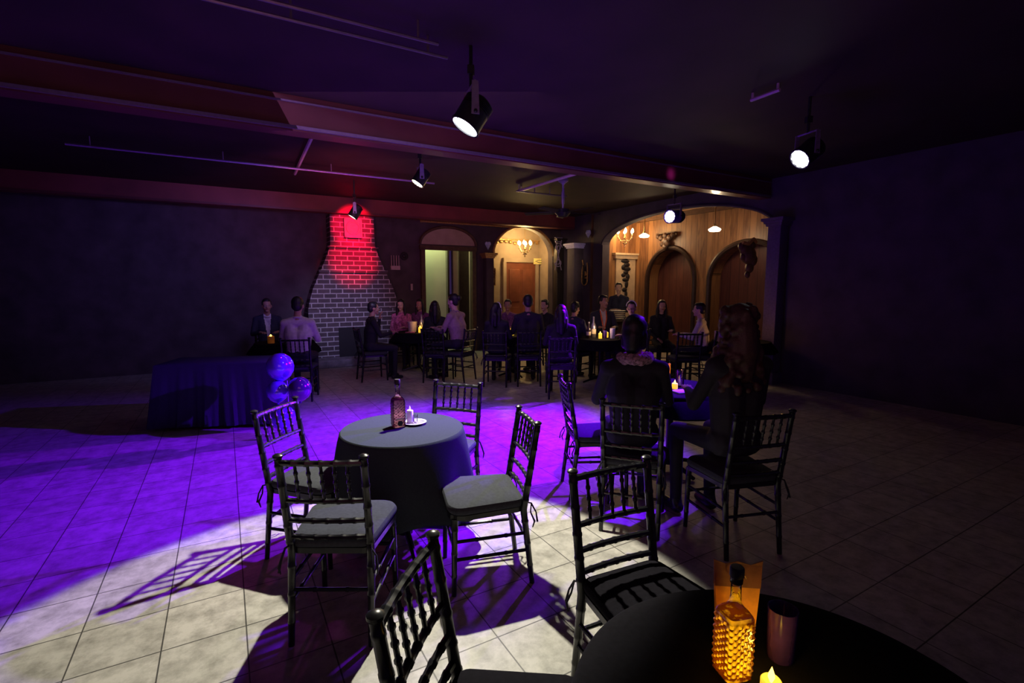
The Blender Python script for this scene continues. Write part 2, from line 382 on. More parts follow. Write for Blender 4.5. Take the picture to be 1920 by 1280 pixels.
# niche arch moulding
def arch_pts(c, hw, zs, rise, n=28): return [(c+hw*math.cos(PI*i/n), zs+rise*math.sin(PI*i/n)) for i in range(n+1)]
nc = (NU0+NU1)/2; hw = (NU1-NU0)/2
b = MB(); b.tube([(p[0], VB-.02, p[1]) for p in arch_pts(nc, hw+.02, 2.42, .74)], .035, 6); struct(b.build('trim_4', M['goldtrim'], rz=UVR))
# gilt frieze in the niche
b = MB(); 
for i in range(16):
    u = NU0-.1+.15*i; b.ball((u, 12.62, 2.86+.03*math.sin(i)), (.06, .03, .05), 8)
b.box((NU0+1.0, 12.63, 2.94), (2.6, .04, .04)); struct(b.build('trim_5', M['goldtrim'], rz=UVR))
# big arch edge moulding on the right wall
b = MB(); ac = (AV0+AV1)/2; ahw = (AV1-AV0)/2
b.tube([(UR-.01, p[0], p[1]) for p in arch_pts(ac, ahw+.02, 2.62, .58)], .03, 6); struct(b.build('trim_6', M['wallr'], rz=UVR))
# alcove: planked wall with two arched recesses, end walls, plank ceiling
U2 = 9.5
b = MB(); wall_strip(b, 3.5, 10.2, 0, CEIL, [(5.72, 7.52, 1.75, .78), (7.98, 9.42, 1.75, .78)], U2, .34, 'u')
struct(b.build('wall_alcove', M['wood'], rz=UVR))
b = MB(); b.box((U2+.40, 6.9, 1.4), (.1, 6.6, 2.8)); struct(b.build('wall_alcove_recess', M['wood_panel'], rz=UVR))
for i, (c_, h_) in enumerate(((6.62, .9), (8.7, .72))):
    b = MB(); ps = arch_pts(c_, h_+.03, 1.75, .8)
    b.tube([(U2-.01, c_+h_+.03, 0)]+[(U2-.01, p[0], p[1]) for p in ps]+[(U2-.01, c_-h_-.03, 0)], .06, 8)
    struct(b.build('trim_%d' % (7+i), M['darktrim'], rz=UVR))
b = MB(); b.box(((UR+U2)/2+.1, 9.95, CEIL/2), (U2-UR+.2, .1, CEIL)); struct(b.build('wall_alcove_end', M['wood_x'], rz=UVR))
b = MB(); b.box(((UR+U2)/2+.1, 4.4, CEIL/2), (U2-UR+.2, .1, CEIL)); struct(b.build('wall_alcove_near', M['wallr'], rz=UVR))
b = MB(); b.box(((UR+U2)/2+.15, 7.1, CEIL-.03), (U2-UR+.1, 5.8, .04)); struct(b.build('trim_9', M['ceil_wood'], rz=UVR))
b = MB(); b.box((U2-.05, 7.1, CEIL-.1), (.1, 5.6, .12)); struct(b.build('trim_10', M['trim'], rz=UVR))
# cream panel with dark crest on the alcove end wall
p0, p1 = UV(on_v(1153, 500, 9.9))[0], UV(on_v(1189, 500, 9.9))[0]
zc = on_v(1170, 478, 9.9).z
b = MB(); b.box(((p0+p1)/2, 9.88, zc/2), (p1-p0, .05, zc)); cp = b.build('wall_panel', M['cream'], rz=UVR)
tag(cp, 'tall cream wall panel carrying a dark crest behind the standing person', 'wall panel')
mcx = (p0+p1)/2
b = MB()
def crestT(z): return Matrix.Translation((mcx, 9.84, z))
for (dx, z, rx, rz_) in ((.0, 2.34, .06, .05), (-.03, 2.26, .15, .05), (.03, 2.17, .11, .06), (-.09, 2.1, .07, .07), (.04, 2.06, .13, .06), (.0, 1.97, .09, .06), (-.08, 1.9, .08, .05), (.07, 1.86, .07, .08), (.0, 1.78, .12, .05), (.03, 1.66, .06, .1), (-.03, 1.52, .09, .06), (.02, 1.4, .05, .1)):
    b.ball((mcx+dx, 9.85, z), (rx, .03, rz_), 10)
b.build('crest', M['dark'], cp)
b = MB(); b.box((mcx, 9.86, zc-.05), (p1-p0+.12, .1, .1)); b.box((mcx, 9.84, zc+.02), (p1-p0+.2, .14, .05)); b.build('panel_cornice', M['cream'], cp)
# dark column at the near side of the big arch, and the corner columns
def column(u, v, w, h, name, mat, label, capmat=None, caph=.1):
    r = empty(name, W(u, v, 0), UVR, label, 'column')
    b = MB(); b.rbox((0, 0, h/2), (w, w, h), .01); b.build('shaft', mat, r)
    b = MB(); b.box((0, 0, .1), (w+.06, w+.06, .2)); b.build('base', mat, r)
    b = MB(); 
    for k, (dw, z) in enumerate(((.05, 0), (.1, .05), (.16, .1))): b.box((0, 0, h-caph*1.2+z*caph*8), (w+dw, w+dw, .05*caph*9))
    b.build('capital', capmat or mat, r); return r
c1 = on_u(1400, 500, UR-.12); column(UR-.14, 5.0, .22, 2.75, 'square_column', M['velvet'], 'violet square column at the near end of the big lit arch')
cu, cv = UR-.14, 10.45; column(cu, cv, .3, 2.72, 'square_column', M['wallr'], 'dark square column with pale capital left of the big lit arch', M['lilac'])
column(NU0-.22, VB-.12, .2, 2.45, 'square_column', M['wall'], 'slim dark pilaster with gilt capital between the doorway and the arched niche', M['goldtrim'])
column(NU1+.10, VB-.13, .2, 2.9, 'square_column', M['iron'], 'black pilaster right of the arched niche with the chandelier')
# beams
def beam(v, w, z0, u0=-6.5, u1=UR, mat='beam', n=11):
    b = MB(); b.box(((u0+u1)/2, v, (z0+CEIL)/2), (u1-u0, w, CEIL-z0)); o = struct(b.build('trim_%d' % n, M[mat], rz=UVR)); return o
P = on_z(480, 235, 3.1); vb1 = UV(P)[1]
beam(vb1+.1, .2, 3.1, n=11)
b = MB(); b.box((.8, vb1-.012, 3.13), (14.5, .03, .03)); b.box((.8, vb1-.01, CEIL-.06), (14.5, .02, .015)); struct(b.build('trim_12', M['rail'], rz=UVR))
vb2 = 10.68
M['beam_far'] = pm('far_red_beam_paint', (.22, .05, .05), .5, var=.2, scale=2)
beam(vb2+.12, .24, 3.1, n=13, mat='beam_far')
b = MB(); b.box((.8, vb2-.01, 3.12), (14.5, .03, .03)); struct(b.build('trim_14', M['beam'], rz=UVR))
# light cornice strip over doorway
q0, q1 = on_v(788, 414, VB-.1), on_v(975, 426, VB-.1)
b = MB(); b.tube([q0, q1], .03, 6); struct(b.build('trim_15', M['goldtrim']))
# ceiling rails (pairs running across)
def rail(p, q, r, lab, mat='rail'):
    b = MB(); b.tube([p, q], r, 6); 
    for t in (.05, .35, .65, .95):
        m = p.lerp(q, t); b.tube([m, Vector((m.x, m.y, CEIL+.005))], .008, 5)
    return tag(b.build('ceiling_rail', M[mat]), lab, 'rail')
z = 3.3
a = on_z(822, 83, z); d_ = (W(1, 0)-W(0, 0))
rail(a-d_*2.9, a, .011, 'long violet-grey ceiling rail, the farther one of the pair ending above the bright lamp')
a = on_z(815, 103, z); 
rail(a-d_*2.9, a+d_*.1, .011, 'long violet-grey ceiling rail, the nearer one of the pair ending above the bright lamp')
a = on_z(480, 308, z); rail(a-d_*2, a+d_*2.6, .016, 'violet ceiling rail behind the big maroon beam on the left')
a = on_z(968, 358, z); rail(a, a+d_*1.1, .014, 'short violet ceiling rail behind the beam left of the ceiling fan')
def rod(p, q, r, lab):
    b = MB(); b.tube([p, q], r, 6)
    for t in (.06, .94):
        m = p.lerp(q, t); b.tube([m, Vector((m.x, m.y, CEIL+.005))], .012, 5)
    return tag(b.build('ceiling_conduit', M['rod']), lab, 'conduit')
rod(on_z(587, 252, 3.36), on_z(553, 326, 3.36), .022, 'pinkish straight ceiling conduit left, between the maroon beams')
rod(on_z(1082, 325, 3.36), on_z(972, 358, 3.36), .025, 'grey-mauve ceiling conduit beyond the beam, left of the fan rod')
rod(on_z(1408, 188, 3.36), on_z(1462, 168, 3.36), .016, 'short violet conduit on the dark ceiling at upper right')
# ------------------------------------------------------------------ fireplace
fc = UV(on_v(662, 480, 10.9))[0]
fp = empty('brick_fireplace', W(fc, 10.98, 0), UVR, 'dark painted brick fireplace with flared chimney breast lit red', 'fireplace')
prof = [(.97, 0), (.96, 1.05), (.91, 1.3), (.83, 1.58), (.72, 1.83), (.60, 2.1), (.51, 2.32), (.46, 2.48), (.45, 2.7), (.45, 3.09)]
b = MB(); poly = [(x, z) for x, z in prof]+[(-x, z) for x, z in reversed(prof)]
b.prism(poly, -.12, .3, 'y'); 
b.build('chimney_breast', M['brick'], fp)
b = MB(); b.box((0, -.22, .6), (1.94, .2, 1.1)); b.build('surround', M['brick'], fp)
b = MB(); b.box((0, -.335, .42), (.8, .03, .7)); b.build('firebox', M['dark'], fp)
b = MB(); b.rbox((0, -.42, .08), (2.2, .6, .16), .02); b.build('hearth', M['stone'], fp)
b = MB(); b.box((0, -.14, 1.93), (1.42, .06, .05)); b.box((0, -.14, 2.43), (1.04, .05, .03)); b.build('brick_ledge', M['brick'], fp)
pq = empty('wall_plaque', W(fc, 10.83, 2.83), UVR, 'square plaster plaque with round wreath at the top of the red-lit chimney', 'plaque')
b = MB(); b.rbox((0, 0, 0), (.36, .05, .40), .01); b.build('backing', M['redplaque'], pq)
b = MB(); b.tube([(.13*math.cos(t*PI/12), -.03, .13*math.sin(t*PI/12)) for t in range(24)], .02, 6, closed=True); b.build('wreath', M['redplaque'], pq)
b = MB()
for s_ in (-1, 1): b.box((s_*.165, -.03, 0), (.03, .03, .4)); b.box((0, -.03, s_*.185), (.36, .03, .03))
b.build('frame', M['redplaque'], pq)
# ------------------------------------------------------------------ stage lamps
def stage_lamp(p, aim, r=.1, L=.2, label='', lensm='lens', dots=True, drop=None, name='stage_spotlight', yoke='yoke', can='can'):
    p = Vector(p); d = (Vector(aim)-p).normalized()
    root = empty(name, p, 0, label, 'stage light')
    q = d.to_track_quat('Z', 'Y').to_matrix().to_4x4()
    b = MB(); b.lathe([(r*.55, -L), (r*.8, -L*.93), (r*.9, -L*.6), (r, -L*.55), (r, 0), (r*1.06, 0), (r*1.06, .012), (r*.93, .012), (r*.93, -.01)], 24, T=q)
    b.build('housing', M[can], root)
    b = MB()
    for k in range(7): b.lathe([(r*.93, -L*.55-.012*k*1.0-.004), (r*1.03, -L*.55-.012*k*1.0-.004), (r*1.03, -L*.55-.012*k*1.0), (r*.93, -L*.55-.012*k*1.0)], 20, T=q)
    b.build('cooling_fins', M['can'], root)
    if dots:
        b = MB(); b.lathe([(r*.92, 0), (0, .001)], 24, T=q); lf = b.build('lens_plate', M['white'], root)
        b = MB()
        for (rr, nn) in ((0, 1), (r*.38, 6), (r*.72, 11)):
            for k in range(nn):
                a = 2*PI*k/max(nn, 1); b.ball((rr*math.cos(a), rr*math.sin(a), .006), (r*.17, r*.17, .006), 8, T=q)
        b.build('leds', M[lensm], root)
    else:
        b = MB(); b.lathe([(r*.92, 0), (r*.6, .008), (0, .012)], 24, T=q); b.build('lens', M[lensm], root)
    # yoke
    side = d.cross(Vector((0, 0, 1))).normalized(); mid = -d*L*.35
    top = CEIL-p.z if drop is None else drop
    up = mid+Vector((0, 0, r*1.9))
    b = MB()
    for s_ in (-1, 1):
        a0 = mid+side*s_*(r*1.16); a1 = up+side*s_*(r*1.16)
        dirv = (a1-a0); nrm = Vector((side.y, -side.x, 0)).normalized() if abs(side.z) < .9 else Vector((0, 1, 0))
        w = .03
        vs = []
        for (c_, k) in ((a0-Vector((0, 0, .02)), 1), (a1, .8)):
            for (sx, sy) in ((-1, -1), (1, -1), (1, 1), (-1, 1)): vs.append(c_+nrm*w*sx*k+side*.003*sy)
        b.add(vs, [(0, 1, 2, 3), (7, 6, 5, 4), (0, 4, 5, 1), (1, 5, 6, 2), (2, 6, 7, 3), (3, 7, 4, 0)], False)
    c0 = up-side*r*1.17; c1_ = up+side*r*1.17
    b.tube([c0, c1_], .009, 6); b.build('yoke', M[yoke], root)
    b = MB(); b.tube([up, Vector((up.x, up.y, top+.005))], .014, 8); b.box((up.x, up.y, min(top-.03, up.z+.12)), (.05, .05, .06)); b.build('hanger', M['can'], root)
    for s_ in (-1, 1):
        b = MB(); b.ball(mid+side*r*1.22*s_, .016, 8); b.build('knob', M['can'], root)
    return root
def spot(loc, aim, power, col, ang, blend=.2, rad=.05, name='spot'):
    l = bpy.data.lights.new(name, 'SPOT'); l.energy = power; l.color = col; l.spot_size = math.radians(ang); l.spot_blend = blend; l.shadow_soft_size = rad
    o = bpy.data.objects.new(name, l); COL.objects.link(o); o.location = loc
    o.rotation_euler = (Vector(aim)-Vector(loc)).to_track_quat('-Z', 'Y').to_euler(); return o
def point(loc, power, col, rad=.05, name='point_light'):
    l = bpy.data.lights.new(name, 'POINT'); l.energy = power; l.color = col; l.shadow_soft_size = rad
    o = bpy.data.objects.new(name, l); COL.objects.link(o); o.location = loc; return o
L1 = at_y(873, 236, 3.9); AIM1 = Vector((-.62, 2.35, 0))
stage_lamp(L1, L1+Vector((-.498, -.161, -.833)), .112, .24, 'largest stage spotlight with glowing white lens in front of the maroon beam', 'lens', dots=False)
dd = (AIM1-L1).normalized()
spot(L1+dd*.06, AIM1, 620, (1, .95, .76), 60, .12, .03, 'key_spot')
L2 = at_y(783, 343, 6.6)
stage_lamp(L2, L2+Vector((-.5, -.2, -.83)), .085, .2, 'small warm stage spotlight on yoke tinted as if violet-lit, second lamp from the fireplace', 'lens_warm')
L3 = at_y(661, 406, 8.7)
stage_lamp(L3, L3+Vector((-.5, -.15, -.83)), .085, .22, 'small stage spotlight hanging right in front of the red-lit chimney', 'lens_warm', dots=False)
L4 = at_y(1256, 406, 8.3)
stage_lamp(L4, L4+Vector((-1, -.85, -.12)), .105, .36, 'round blue stage light with white diodes in front of the big lit arch', 'lens_warm', can='blue_lit_can')
L5 = Vector((2.75, 4.9, 2.85))
stage_lamp(L5, L5+Vector((-1, -.3, -.75)), .1, .25, 'blue stage light hanging at the upper right ceiling, nearest of the blue lamps', 'lens')
M['lens_blue'] = pm('blue_lens', (.2, .1, 1), .5, emit=(.15, .05, 1), es=6)
spot(L5+Vector((-.1, -.03, -.08)), (-.5, 4.6, 0), 3600, (.13, .0, 1), 66, .85, .05, 'blue_spot')
spot(L4+Vector((-.08, -.16, -.03)), (-1.1, 4.8, 0), 5200, (.20, .0, 1), 50, .9, .06, 'blue_spot')
LRm = W(fc-.02, 9.75, 3.2)
stage_lamp(LRm, W(fc, 10.9, 2.1), .07, .14, 'small red wash lamp tucked on the ceiling before the chimney', 'lens_red' if 'lens_red' in M else 'flame', dots=False) if False else None
spot(W(fc-.03, 8.9, 3.2), W(fc+.0, 10.9, 2.85), 620, (1, .0, .035), 27, .5, .04, 'red_spot')
spot(W(fc-.03, 8.9, 3.2), W(fc+.0, 10.9, 2.2), 700, (1, .0, .035), 30, .8, .04, 'red_spot')
# added violet spot imitates a lamp's reflection in the glossy beam
g = on_v(1258, 326, vb1); spot(g+Vector((.25, -.55, -.15)), g, 20, (.75, .1, 1), 16, 1, .05, 'glint_spot')
# ------------------------------------------------------------------ ceiling fan
fl = at_y(1056, 347, 8.6); r_ = empty('ceiling_fan', (fl.x, fl.y, CEIL), 0, 'dark ceiling fan on a violet rod left of the big arch', 'fan')
b = MB(); b.lathe([(.085, 0), (.085, -.04), (.03, -.08), (.02, -.1), (.02, -.2), (.03, -.22), (.028, -.4), (.02, -.42), (.02, -.5)], 16); b.build('rod', M['yoke'], r_)
b = MB(); b.lathe([(.03, -.48), (.12, -.5), (.13, -.56), (.08, -.62), (.0, -.63)], 18); b.build('motor', M['can'], r_)
for k in range(5):
    b = MB(); T = Matrix.Rotation(2*PI*k/5+.3, 4, 'Z')@Matrix.Translation((0, 0, -.55))@Matrix.Rotation(.2, 4, 'X')
    b.rbox((.42, 0, 0), (.5, .13, .008), .003, T=T); b.box((.15, 0, 0), (.1, .03, .012), T=T); b.build('blade', M['can'], r_)
# ------------------------------------------------------------------ chandeliers and pendants
def chandelier(p, R, n, label, ztop, fl_s=1):
    r = empty('chandelier', p, 0, label, 'chandelier')
    b = MB(); b.tube([(0, 0, .04), (0, 0, ztop-p.z)], .006, 6); b.lathe([(.05, ztop-p.z), (.05, ztop-p.z-.02), (.01, ztop-p.z-.05)], 12); b.build('chain', M['brass'], r)
    b = MB(); b.lathe([(0, -.2), (.02, -.19), (.035, -.15), (.015, -.1), (.04, -.05), (.02, 0), (.015, .06), (0, .07)], 14); b.build('stem', M['brass'], r)
    for k in range(n):
        a = 2*PI*k/n+.35; c, s_ = math.cos(a), math.sin(a)
        b = MB(); b.tube([(R*t*c, R*t*s_, -.08-.07*math.sin(PI*t)+.09*t*t) for t in (0, .25, .5, .75, 1)], .006, 6); b.lathe([(.03, 0), (.005, -.01)], 10, (R*c, R*s_, .02))
        arm = b.build('arm', M['brass'], r)
        b = MB(); b.lathe([(.009, .01), (.009, .06)], 8, (R*c, R*s_, 0)); b.build('candle_tube', M['wax'], arm)
        b = MB(); b.lathe([(.006, .06), (.034*fl_s, .09), (.028*fl_s, .13), (0, .18)], 10, (R*c, R*s_, 0)); b.build('bulb', M['flame'], arm)
        b = MB()
        for j in range(3): b.ball((R*c*(1-.2*j), R*s_*(1-.2*j), -.05-.045*j), (.010, .010, .022), 6)
        b.build('crystal_drop', M['crystal'], arm)
    b = MB()
    for k in range(16):
        a = 2*PI*k/16; b.ball((.08*math.cos(a), .08*math.sin(a), -.13), (.01, .01, .02), 6); b.ball((.05*math.cos(a+.2), .05*math.sin(a+.2), -.19), (.01, .01, .022), 6)
    b.ball((0, 0, -.25), (.018, .018, .03), 8); b.build('crystal_skirt', M['crystal'], r)
    return r
ch1 = on_v(984, 463, 11.95); chandelier(ch1, .18, 6, 'lit crystal chandelier hanging in the arched niche at the back', CEIL)
point(ch1+Vector((0, 0, .12)), 55, (1, .62, .22), .12)
ch2 = on_u(1172, 442, 8.75); chandelier(ch2, .2, 6, 'lit crystal chandelier at the left end of the big planked arch', CEIL-.04)
point(ch2+Vector((0, 0, .12)), 30, (1, .62, .28), .12)
def pendant(p, label):
    r = empty('pendant_lamp', p, 0, label, 'pendant lamp', 'schoolhouse pendants in the alcove')
    h = CEIL-.05-p.z
    b = MB(); b.lathe([(.07, h), (.06, h-.03), (.015, h-.05), (.012, .1), (.03, .09), (.035, .04)], 14); b.build('stem', M['brass'], r)
    b = MB(); b.lathe([(.035, .05), (.07, .03), (.12, .0), (.125, -.02), (.10, -.05), (0, -.06)], 20); b.build('lamp_shade', M['milk'], r)
    point(p+Vector((0, 0, -.16)), 13, (1, .72, .42), .1)
pendant(on_u(1208, 441, 8.9), 'lit milk-glass pendant beside the left chandelier of the big arch')
pendant(on_u(1340, 429, 8.75), 'lit milk-glass pendant nearer the right end of the big arch')
# light in the passage
point(W(tu-.2, 11.75, 3.2), 62, (.85, .95, .45), .2)
# ------------------------------------------------------------------ wall ornaments
def scroll(name, c, plane, pts, r, mat, label, extra=None, cat='wall ornament'):
    """flat scroll of tubes in room plane; pts lists of (a,z) offsets"""
    o = empty(name, c, UVR if plane == 'v' else UVR+PI/2, label, cat)
    b = MB(); 
    for ln in pts: b.tube([(a, 0, z) for a, z in ln], r, 6)
    b.build('scrollwork', M[mat], o)
    b = MB(); b.rbox((0, .03, 0), (.06, .03, extra or .5), .01); b.build('backplate', M['iron'], o); return o
def spiral(cx, cz, r0, r1, a0, a1, n=16): return [(cx+(r0+(r1-r0)*i/n)*math.cos(a0+(a1-a0)*i/n), cz+(r0+(r1-r0)*i/n)*math.sin(a0+(a1-a0)*i/n)) for i in range(n+1)]
lyre = [spiral(0, -.15, .11, .11, PI, 2*PI), [(-.11, -.15), (-.12, .15), (-.09, .3)], [(.11, -.15), (.11, .1), (.06, .25), (.1, .38)], spiral(0, .02, .07, .02, 0, 3*PI), [(-.1, .0), (.1, .02)], [(-.1, -.08), (.1, -.08)]]
scroll('wall_scroll', on_u(1096, 515, UR-.06)+Vector((0, 0, 0)), 'u', lyre, .016, 'goldtrim', 'gilt lyre-shaped scroll on the dark column left of the big arch', .5)
g_ = [spiral(0, 0, .12, .10, .5*PI, 2*PI), spiral(.03, -.01, .06, .02, 0, 3*PI)]
scroll('wall_scroll', on_v(1049, 530, VB-.06), 'v', g_, .018, 'goldtrim', 'round gilt scroll at the right of the arched niche, above the dark-coated guest', .3)
ir = [spiral(0, .2, .12, .03, 0, 3*PI), spiral(0, -.2, .12, .03, PI, 4*PI), [(-.12, .45), (.12, .45)], [(-.1, .35), (.1, .35)], [(-.1, -.4), (.1, .4)], [(.1, -.4), (-.1, .4)]]
scroll('wall_scroll', on_v(1047, 478, VB-.3), 'v', ir, .014, 'yoke', 'tall dark iron scroll panel high on the black pilaster', .9)
# framed picture left of niche
pp = on_v(921, 519, VB-.04); r_ = empty('wall_picture', pp, UVR, 'small framed gilt relief left of the arched niche', 'picture')
b = MB(); b.box((0, 0, 0), (.20, .03, .42)); b.build('panel', M['door_red'], r_)
b = MB()
for s_ in (-1, 1): b.box((s_*.105, -.015, 0), (.02, .03, .44)); b.box((0, -.015, s_*.215), (.23, .03, .02))
b.build('frame', M['goldtrim'], r_)
b = MB()
for (x, z, w) in ((.02, .17, .14), (.03, .10, .1), (.0, .04, .12)): b.tube([(x-w/2, -.03, z), (x, -.035, z+.02), (x+w/2, -.03, z)], .012, 6)
b.tube([(x, -.03, z-.1) for x, z in spiral(.03, 0, .07, .03, 0, 2.5*PI)], .014, 6); b.build('relief', M['goldtrim'], r_)
# yellow arrow sign
pp = on_v(1014, 490, 12.55); r_ = empty('wall_sign', pp, UVR, 'narrow yellow sign with a dark left-pointing arrow inside the niche', 'sign')
b = MB(); b.rbox((0, 0, 0), (.50, .03, .17), .008); b.build('panel', M['sign_y'], r_)
b = MB(); b.tube([(.22, -.02, .035), (-.08, -.02, .035), (-.2, -.02, 0), (-.08, -.02, -.035), (.22, -.02, -.035)], .009, 6); b.build('arrow', M['dark'], r_)
# barred white object, switch, little ornaments
pp = on_v(741, 492, VB-.05); r_ = empty('wall_rack', pp, UVR, 'pale wall rack with upright bars between the chimney and the doorway', 'rack')
b = MB(); b.box((0, 0, -.12), (.21, .05, .09)); b.build('tray', M['redplaque'], r_)
for k in range(4):
    b = MB(); b.tube([(-.085+.057*k, 0, -.08), (-.085+.057*k, 0, .16)], .008, 6); b.build('bar', M['redplaque'], r_)
pp = on_v(772, 538, VB-.02); b = MB(); b.rbox((0, 0, 0), (.05, .02, .15), .005); tag(b.build('light_switch', M['redplaque'], None, pp, UVR), 'pale upright switch plate beside the doorway', 'switch')
pp = on_v(758, 480, VB-.05); b = MB(); b.tube([(.08*math.cos(t*PI/8), 0, .08*math.sin(t*PI/8)) for t in range(16)], .015, 6, closed=True); b.ball((0, 0, 0), (.05, .03, .05)); tag(b.build('wall_medallion', M['iron'], None, pp, UVR), 'dark round medallion on the wall left of the doorway', 'wall ornament')
for (pl, px, py, lab) in (('v', 915, 459, 'small pale heart-shaped ornament on the wall between doorway and niche'), ('u', 1103, 437, 'small pale heart-shaped ornament high on the wall left of the big arch')):
    pp = on_v(px, py, VB-.04) if pl == 'v' else on_u(px, py, UR-.04)
    b = MB(); b.ball((-.035, 0, .03), (.05, .03, .05), 10); b.ball((.035, 0, .03), (.05, .03, .05), 10); b.lathe([(0, -.13), (.075, .01)], 10); tag(b.build('wall_ornament', M['lilac'], None, pp, UVR if pl == 'v' else UVR+PI/2), lab, 'wall ornament')
# floral bracket over first recess and carved lion-like bracket at the right
def bracket(p, rz, s, mat, label):
    r = empty('carved_bracket', p, rz, label, 'bracket')
    b = MB()
    for (x, z, q) in ((0, 0, .09), (-.1, .06, .06), (.1, .06, .06), (-.18, .1, .05), (.18, .1, .05), (0, -.1, .06), (0, .1, .06), (-.07, -.05, .05), (.07, -.05, .05)): b.ball((x*s, -.03, z*s), (q*s, .05*s, q*s), 8)
    b.build('carving', mat, r)
    b = MB(); b.rbox((0, 0.0, .15*s), (.46*s, .1, .03), .008); b.build('shelf', mat, r); return r
bracket(on_u(1249, 452, U2-.06), UVR-PI/2, 1.3, M['trim'], 'dark carved rosette bracket above the left wooden recess')
bp_ = on_u(1403, 478, UR-.16)
r_ = empty('carved_bracket', bp_, UVR, 'large carved lion-head bracket at the right end of the planked arch', 'bracket')
b = MB(); 
for (x, z, q) in ((0, 0, .16), (-.12, .1, .1), (-.2, .14, .07), (.05, .16, .1), (.1, -.08, .12), (.05, -.22, .09), (.0, -.34, .06), (-.14, -.04, .06)): b.ball((x, 0, z), (q, q*.7, q), 10)
b.build('carving', M['trim'], r_)
b = MB(); b.tube([(-.24, -.05, .2), (-.12, -.08, .18), (0, -.09, .27), (.12, -.05, .22)], .03, 6); b.build('gilt_crest', M['goldtrim'], r_)
# ------------------------------------------------------------------ chiavari chair
def bamboo(p, q, r, nodes, n=8, rn=1.35, r1=None):
    """turned stick with rings"""
    p, q = Vector(p), Vector(q); L = (q-p).length; r1 = r1 or r; pts = []; rs = []
    ts = [0]
    for t in nodes:
        for dt in (-.010, -.005, .005, .010): ts.append(t+dt/L)
    ts.append(1)
    for i, t in enumerate(ts):
        pts.append(p.lerp(q, max(0, min(1, t)))); base = r+(r1-r)*t
        k = (i-1) % 4 if 0 < i < len(ts)-1 else 0
        rs.append(base*(rn if (0 < i < len(ts)-1 and k in (1, 2)) else 1))
    return pts, rs
def make_chair(name='chiavari_chair'):
    root = empty(name)
    root['category'] = 'chair'
    m = M['chair']
    for s_ in (-1, 1):
        b = MB()
        low, seat, top = Vector((s_*.185, -.235, 0)), Vector((s_*.183, -.185, .43)), Vector((s_*.188, -.262, .905))
        p1, r1 = bamboo(low, seat, .0145, (.25, .55, .85), r1=.019, rn=1.12)
        p2, r2 = bamboo(seat, top, .019, (.12, .3, .5, .72, .93), r1=.0165, rn=1.12)
        b.tube(p1[:-1]+p2, r1[:-1]+r2, 10); b.lathe([(.016, 0), (.022, .006), (.022, .014), (.013, .02), (.0, .022)], 10, top)
        b.build('leg', m, root)
        b = MB(); pts, rs = bamboo((s_*.195, .205, 0), (s_*.190, .195, .43), .0135, (.25, .55, .85), r1=.018, rn=1.12); b.tube(pts, rs, 10); b.build('leg', m, root)
    def yb(z): return -.185-(z-.43)*.077/.475
    for k, z in enumerate((.885, .70, .60, .515)):
        b = MB(); pts, rs = bamboo((-.185, yb(z), z), (.185, yb(z), z), .0125 if k else .014, (.16, .33, .5, .67, .84), rn=1.18)
        for p in pts: p.y -= .012*(1-(p.x/.185)**2)
        b.tube(pts, rs, 8); b.build('top_rail' if k == 0 else 'back_rail', m, root)
    for k in range(5):
        x = -.115+.0575*k; b = MB(); bow = .012*(1-(x/.185)**2)
        pts, rs = bamboo((x, yb(.885)-bow, .88), (x, yb(.70)-bow, .705), .0075, (.25, .5, .75), n=6, rn=1.45); b.tube(pts, rs, 6); b.build('spindle', m, root)
    # seat frame: rounded trapezoid
    def seatpoly(k=1.0, n=6):
        cs = [(.220*k, .228*k), (-.220*k, .228*k), (-.192*k, -.19*k), (.192*k, -.19*k)]; out = []
        for i, c in enumerate(cs):
            a0 = [0, PI/2, PI, 1.5*PI][i]; rr = (.085 if i < 2 else .05)*k; cx, cy = c[0]-rr*(1 if c[0] > 0 else -1), c[1]-rr*(1 if c[1] > 0 else -1)
            for j in range(n+1): out.append((cx+rr*math.cos(a0+PI/2*j/n), cy+rr*math.sin(a0+PI/2*j/n)))
        return out
    b = MB(); b.prism(seatpoly(1.0), .425, .452, 'z'); b.build('seat', m, root)
    # cushion
    layers = [(.90, .452), (.99, .456), (1.02, .468), (1.02, .482), (.985, .496), (.90, .503), (.6, .509), (.25, .511)]
    b = MB(); vs = []; n = len(seatpoly()); fs = []
    for (k, z) in layers:
        for i, (x, y) in enumerate(seatpoly(k)):
            zz = z+.0025*math.sin(9*x*3+4*y*5)*(1 if .452 < z < .6 else 0); vs.append((x, y, zz))
    for i in range(len(layers)-1):
        for k in range(n): fs.append((i*n+k, i*n+(k+1) % n, (i+1)*n+(k+1) % n, (i+1)*n+k))
    fs.append(tuple(range(n-1, -1, -1))); fs.append(tuple((len(layers)-1)*n+k for k in range(n)))
    b.add(vs, fs); cu_ = b.build('cushion', M['cushion'], root)
    for s_ in (-1, 1):
        b = MB(); b.tube([(s_*.17, -.18, .475), (s_*.195, -.225, .47), (s_*.215, -.215, .43), (s_*.225, -.235, .38), (s_*.222, -.225, .345)], [.004, .005, .004, .006, .003], 5)
        b.tube([(s_*.195, -.225, .47), (s_*.205, -.25, .42), (s_*.215, -.255, .37)], [.005, .004, .006], 5); b.build('tie', M['jacket'], cu_)
    # stretchers
    for s_ in (-1, 1):
        for z in (.30, .20):
            b = MB(); pts, rs = bamboo((s_*.187, -.205, z), (s_*.193, .20, z), .0095, (.3, .7), rn=1.25); b.tube(pts, rs, 8); b.build('stretcher', m, root)
    for (y, z) in ((.20, .26), (-.208, .26)):
        b = MB(); pts, rs = bamboo((-.187, y, z), (.187, y, z), .0095, (.3, .7), rn=1.25); b.tube(pts, rs, 8); b.build('stretcher', m, root)
    return root
CH0 = make_chair(); CHT = tree(CH0); used = [False]
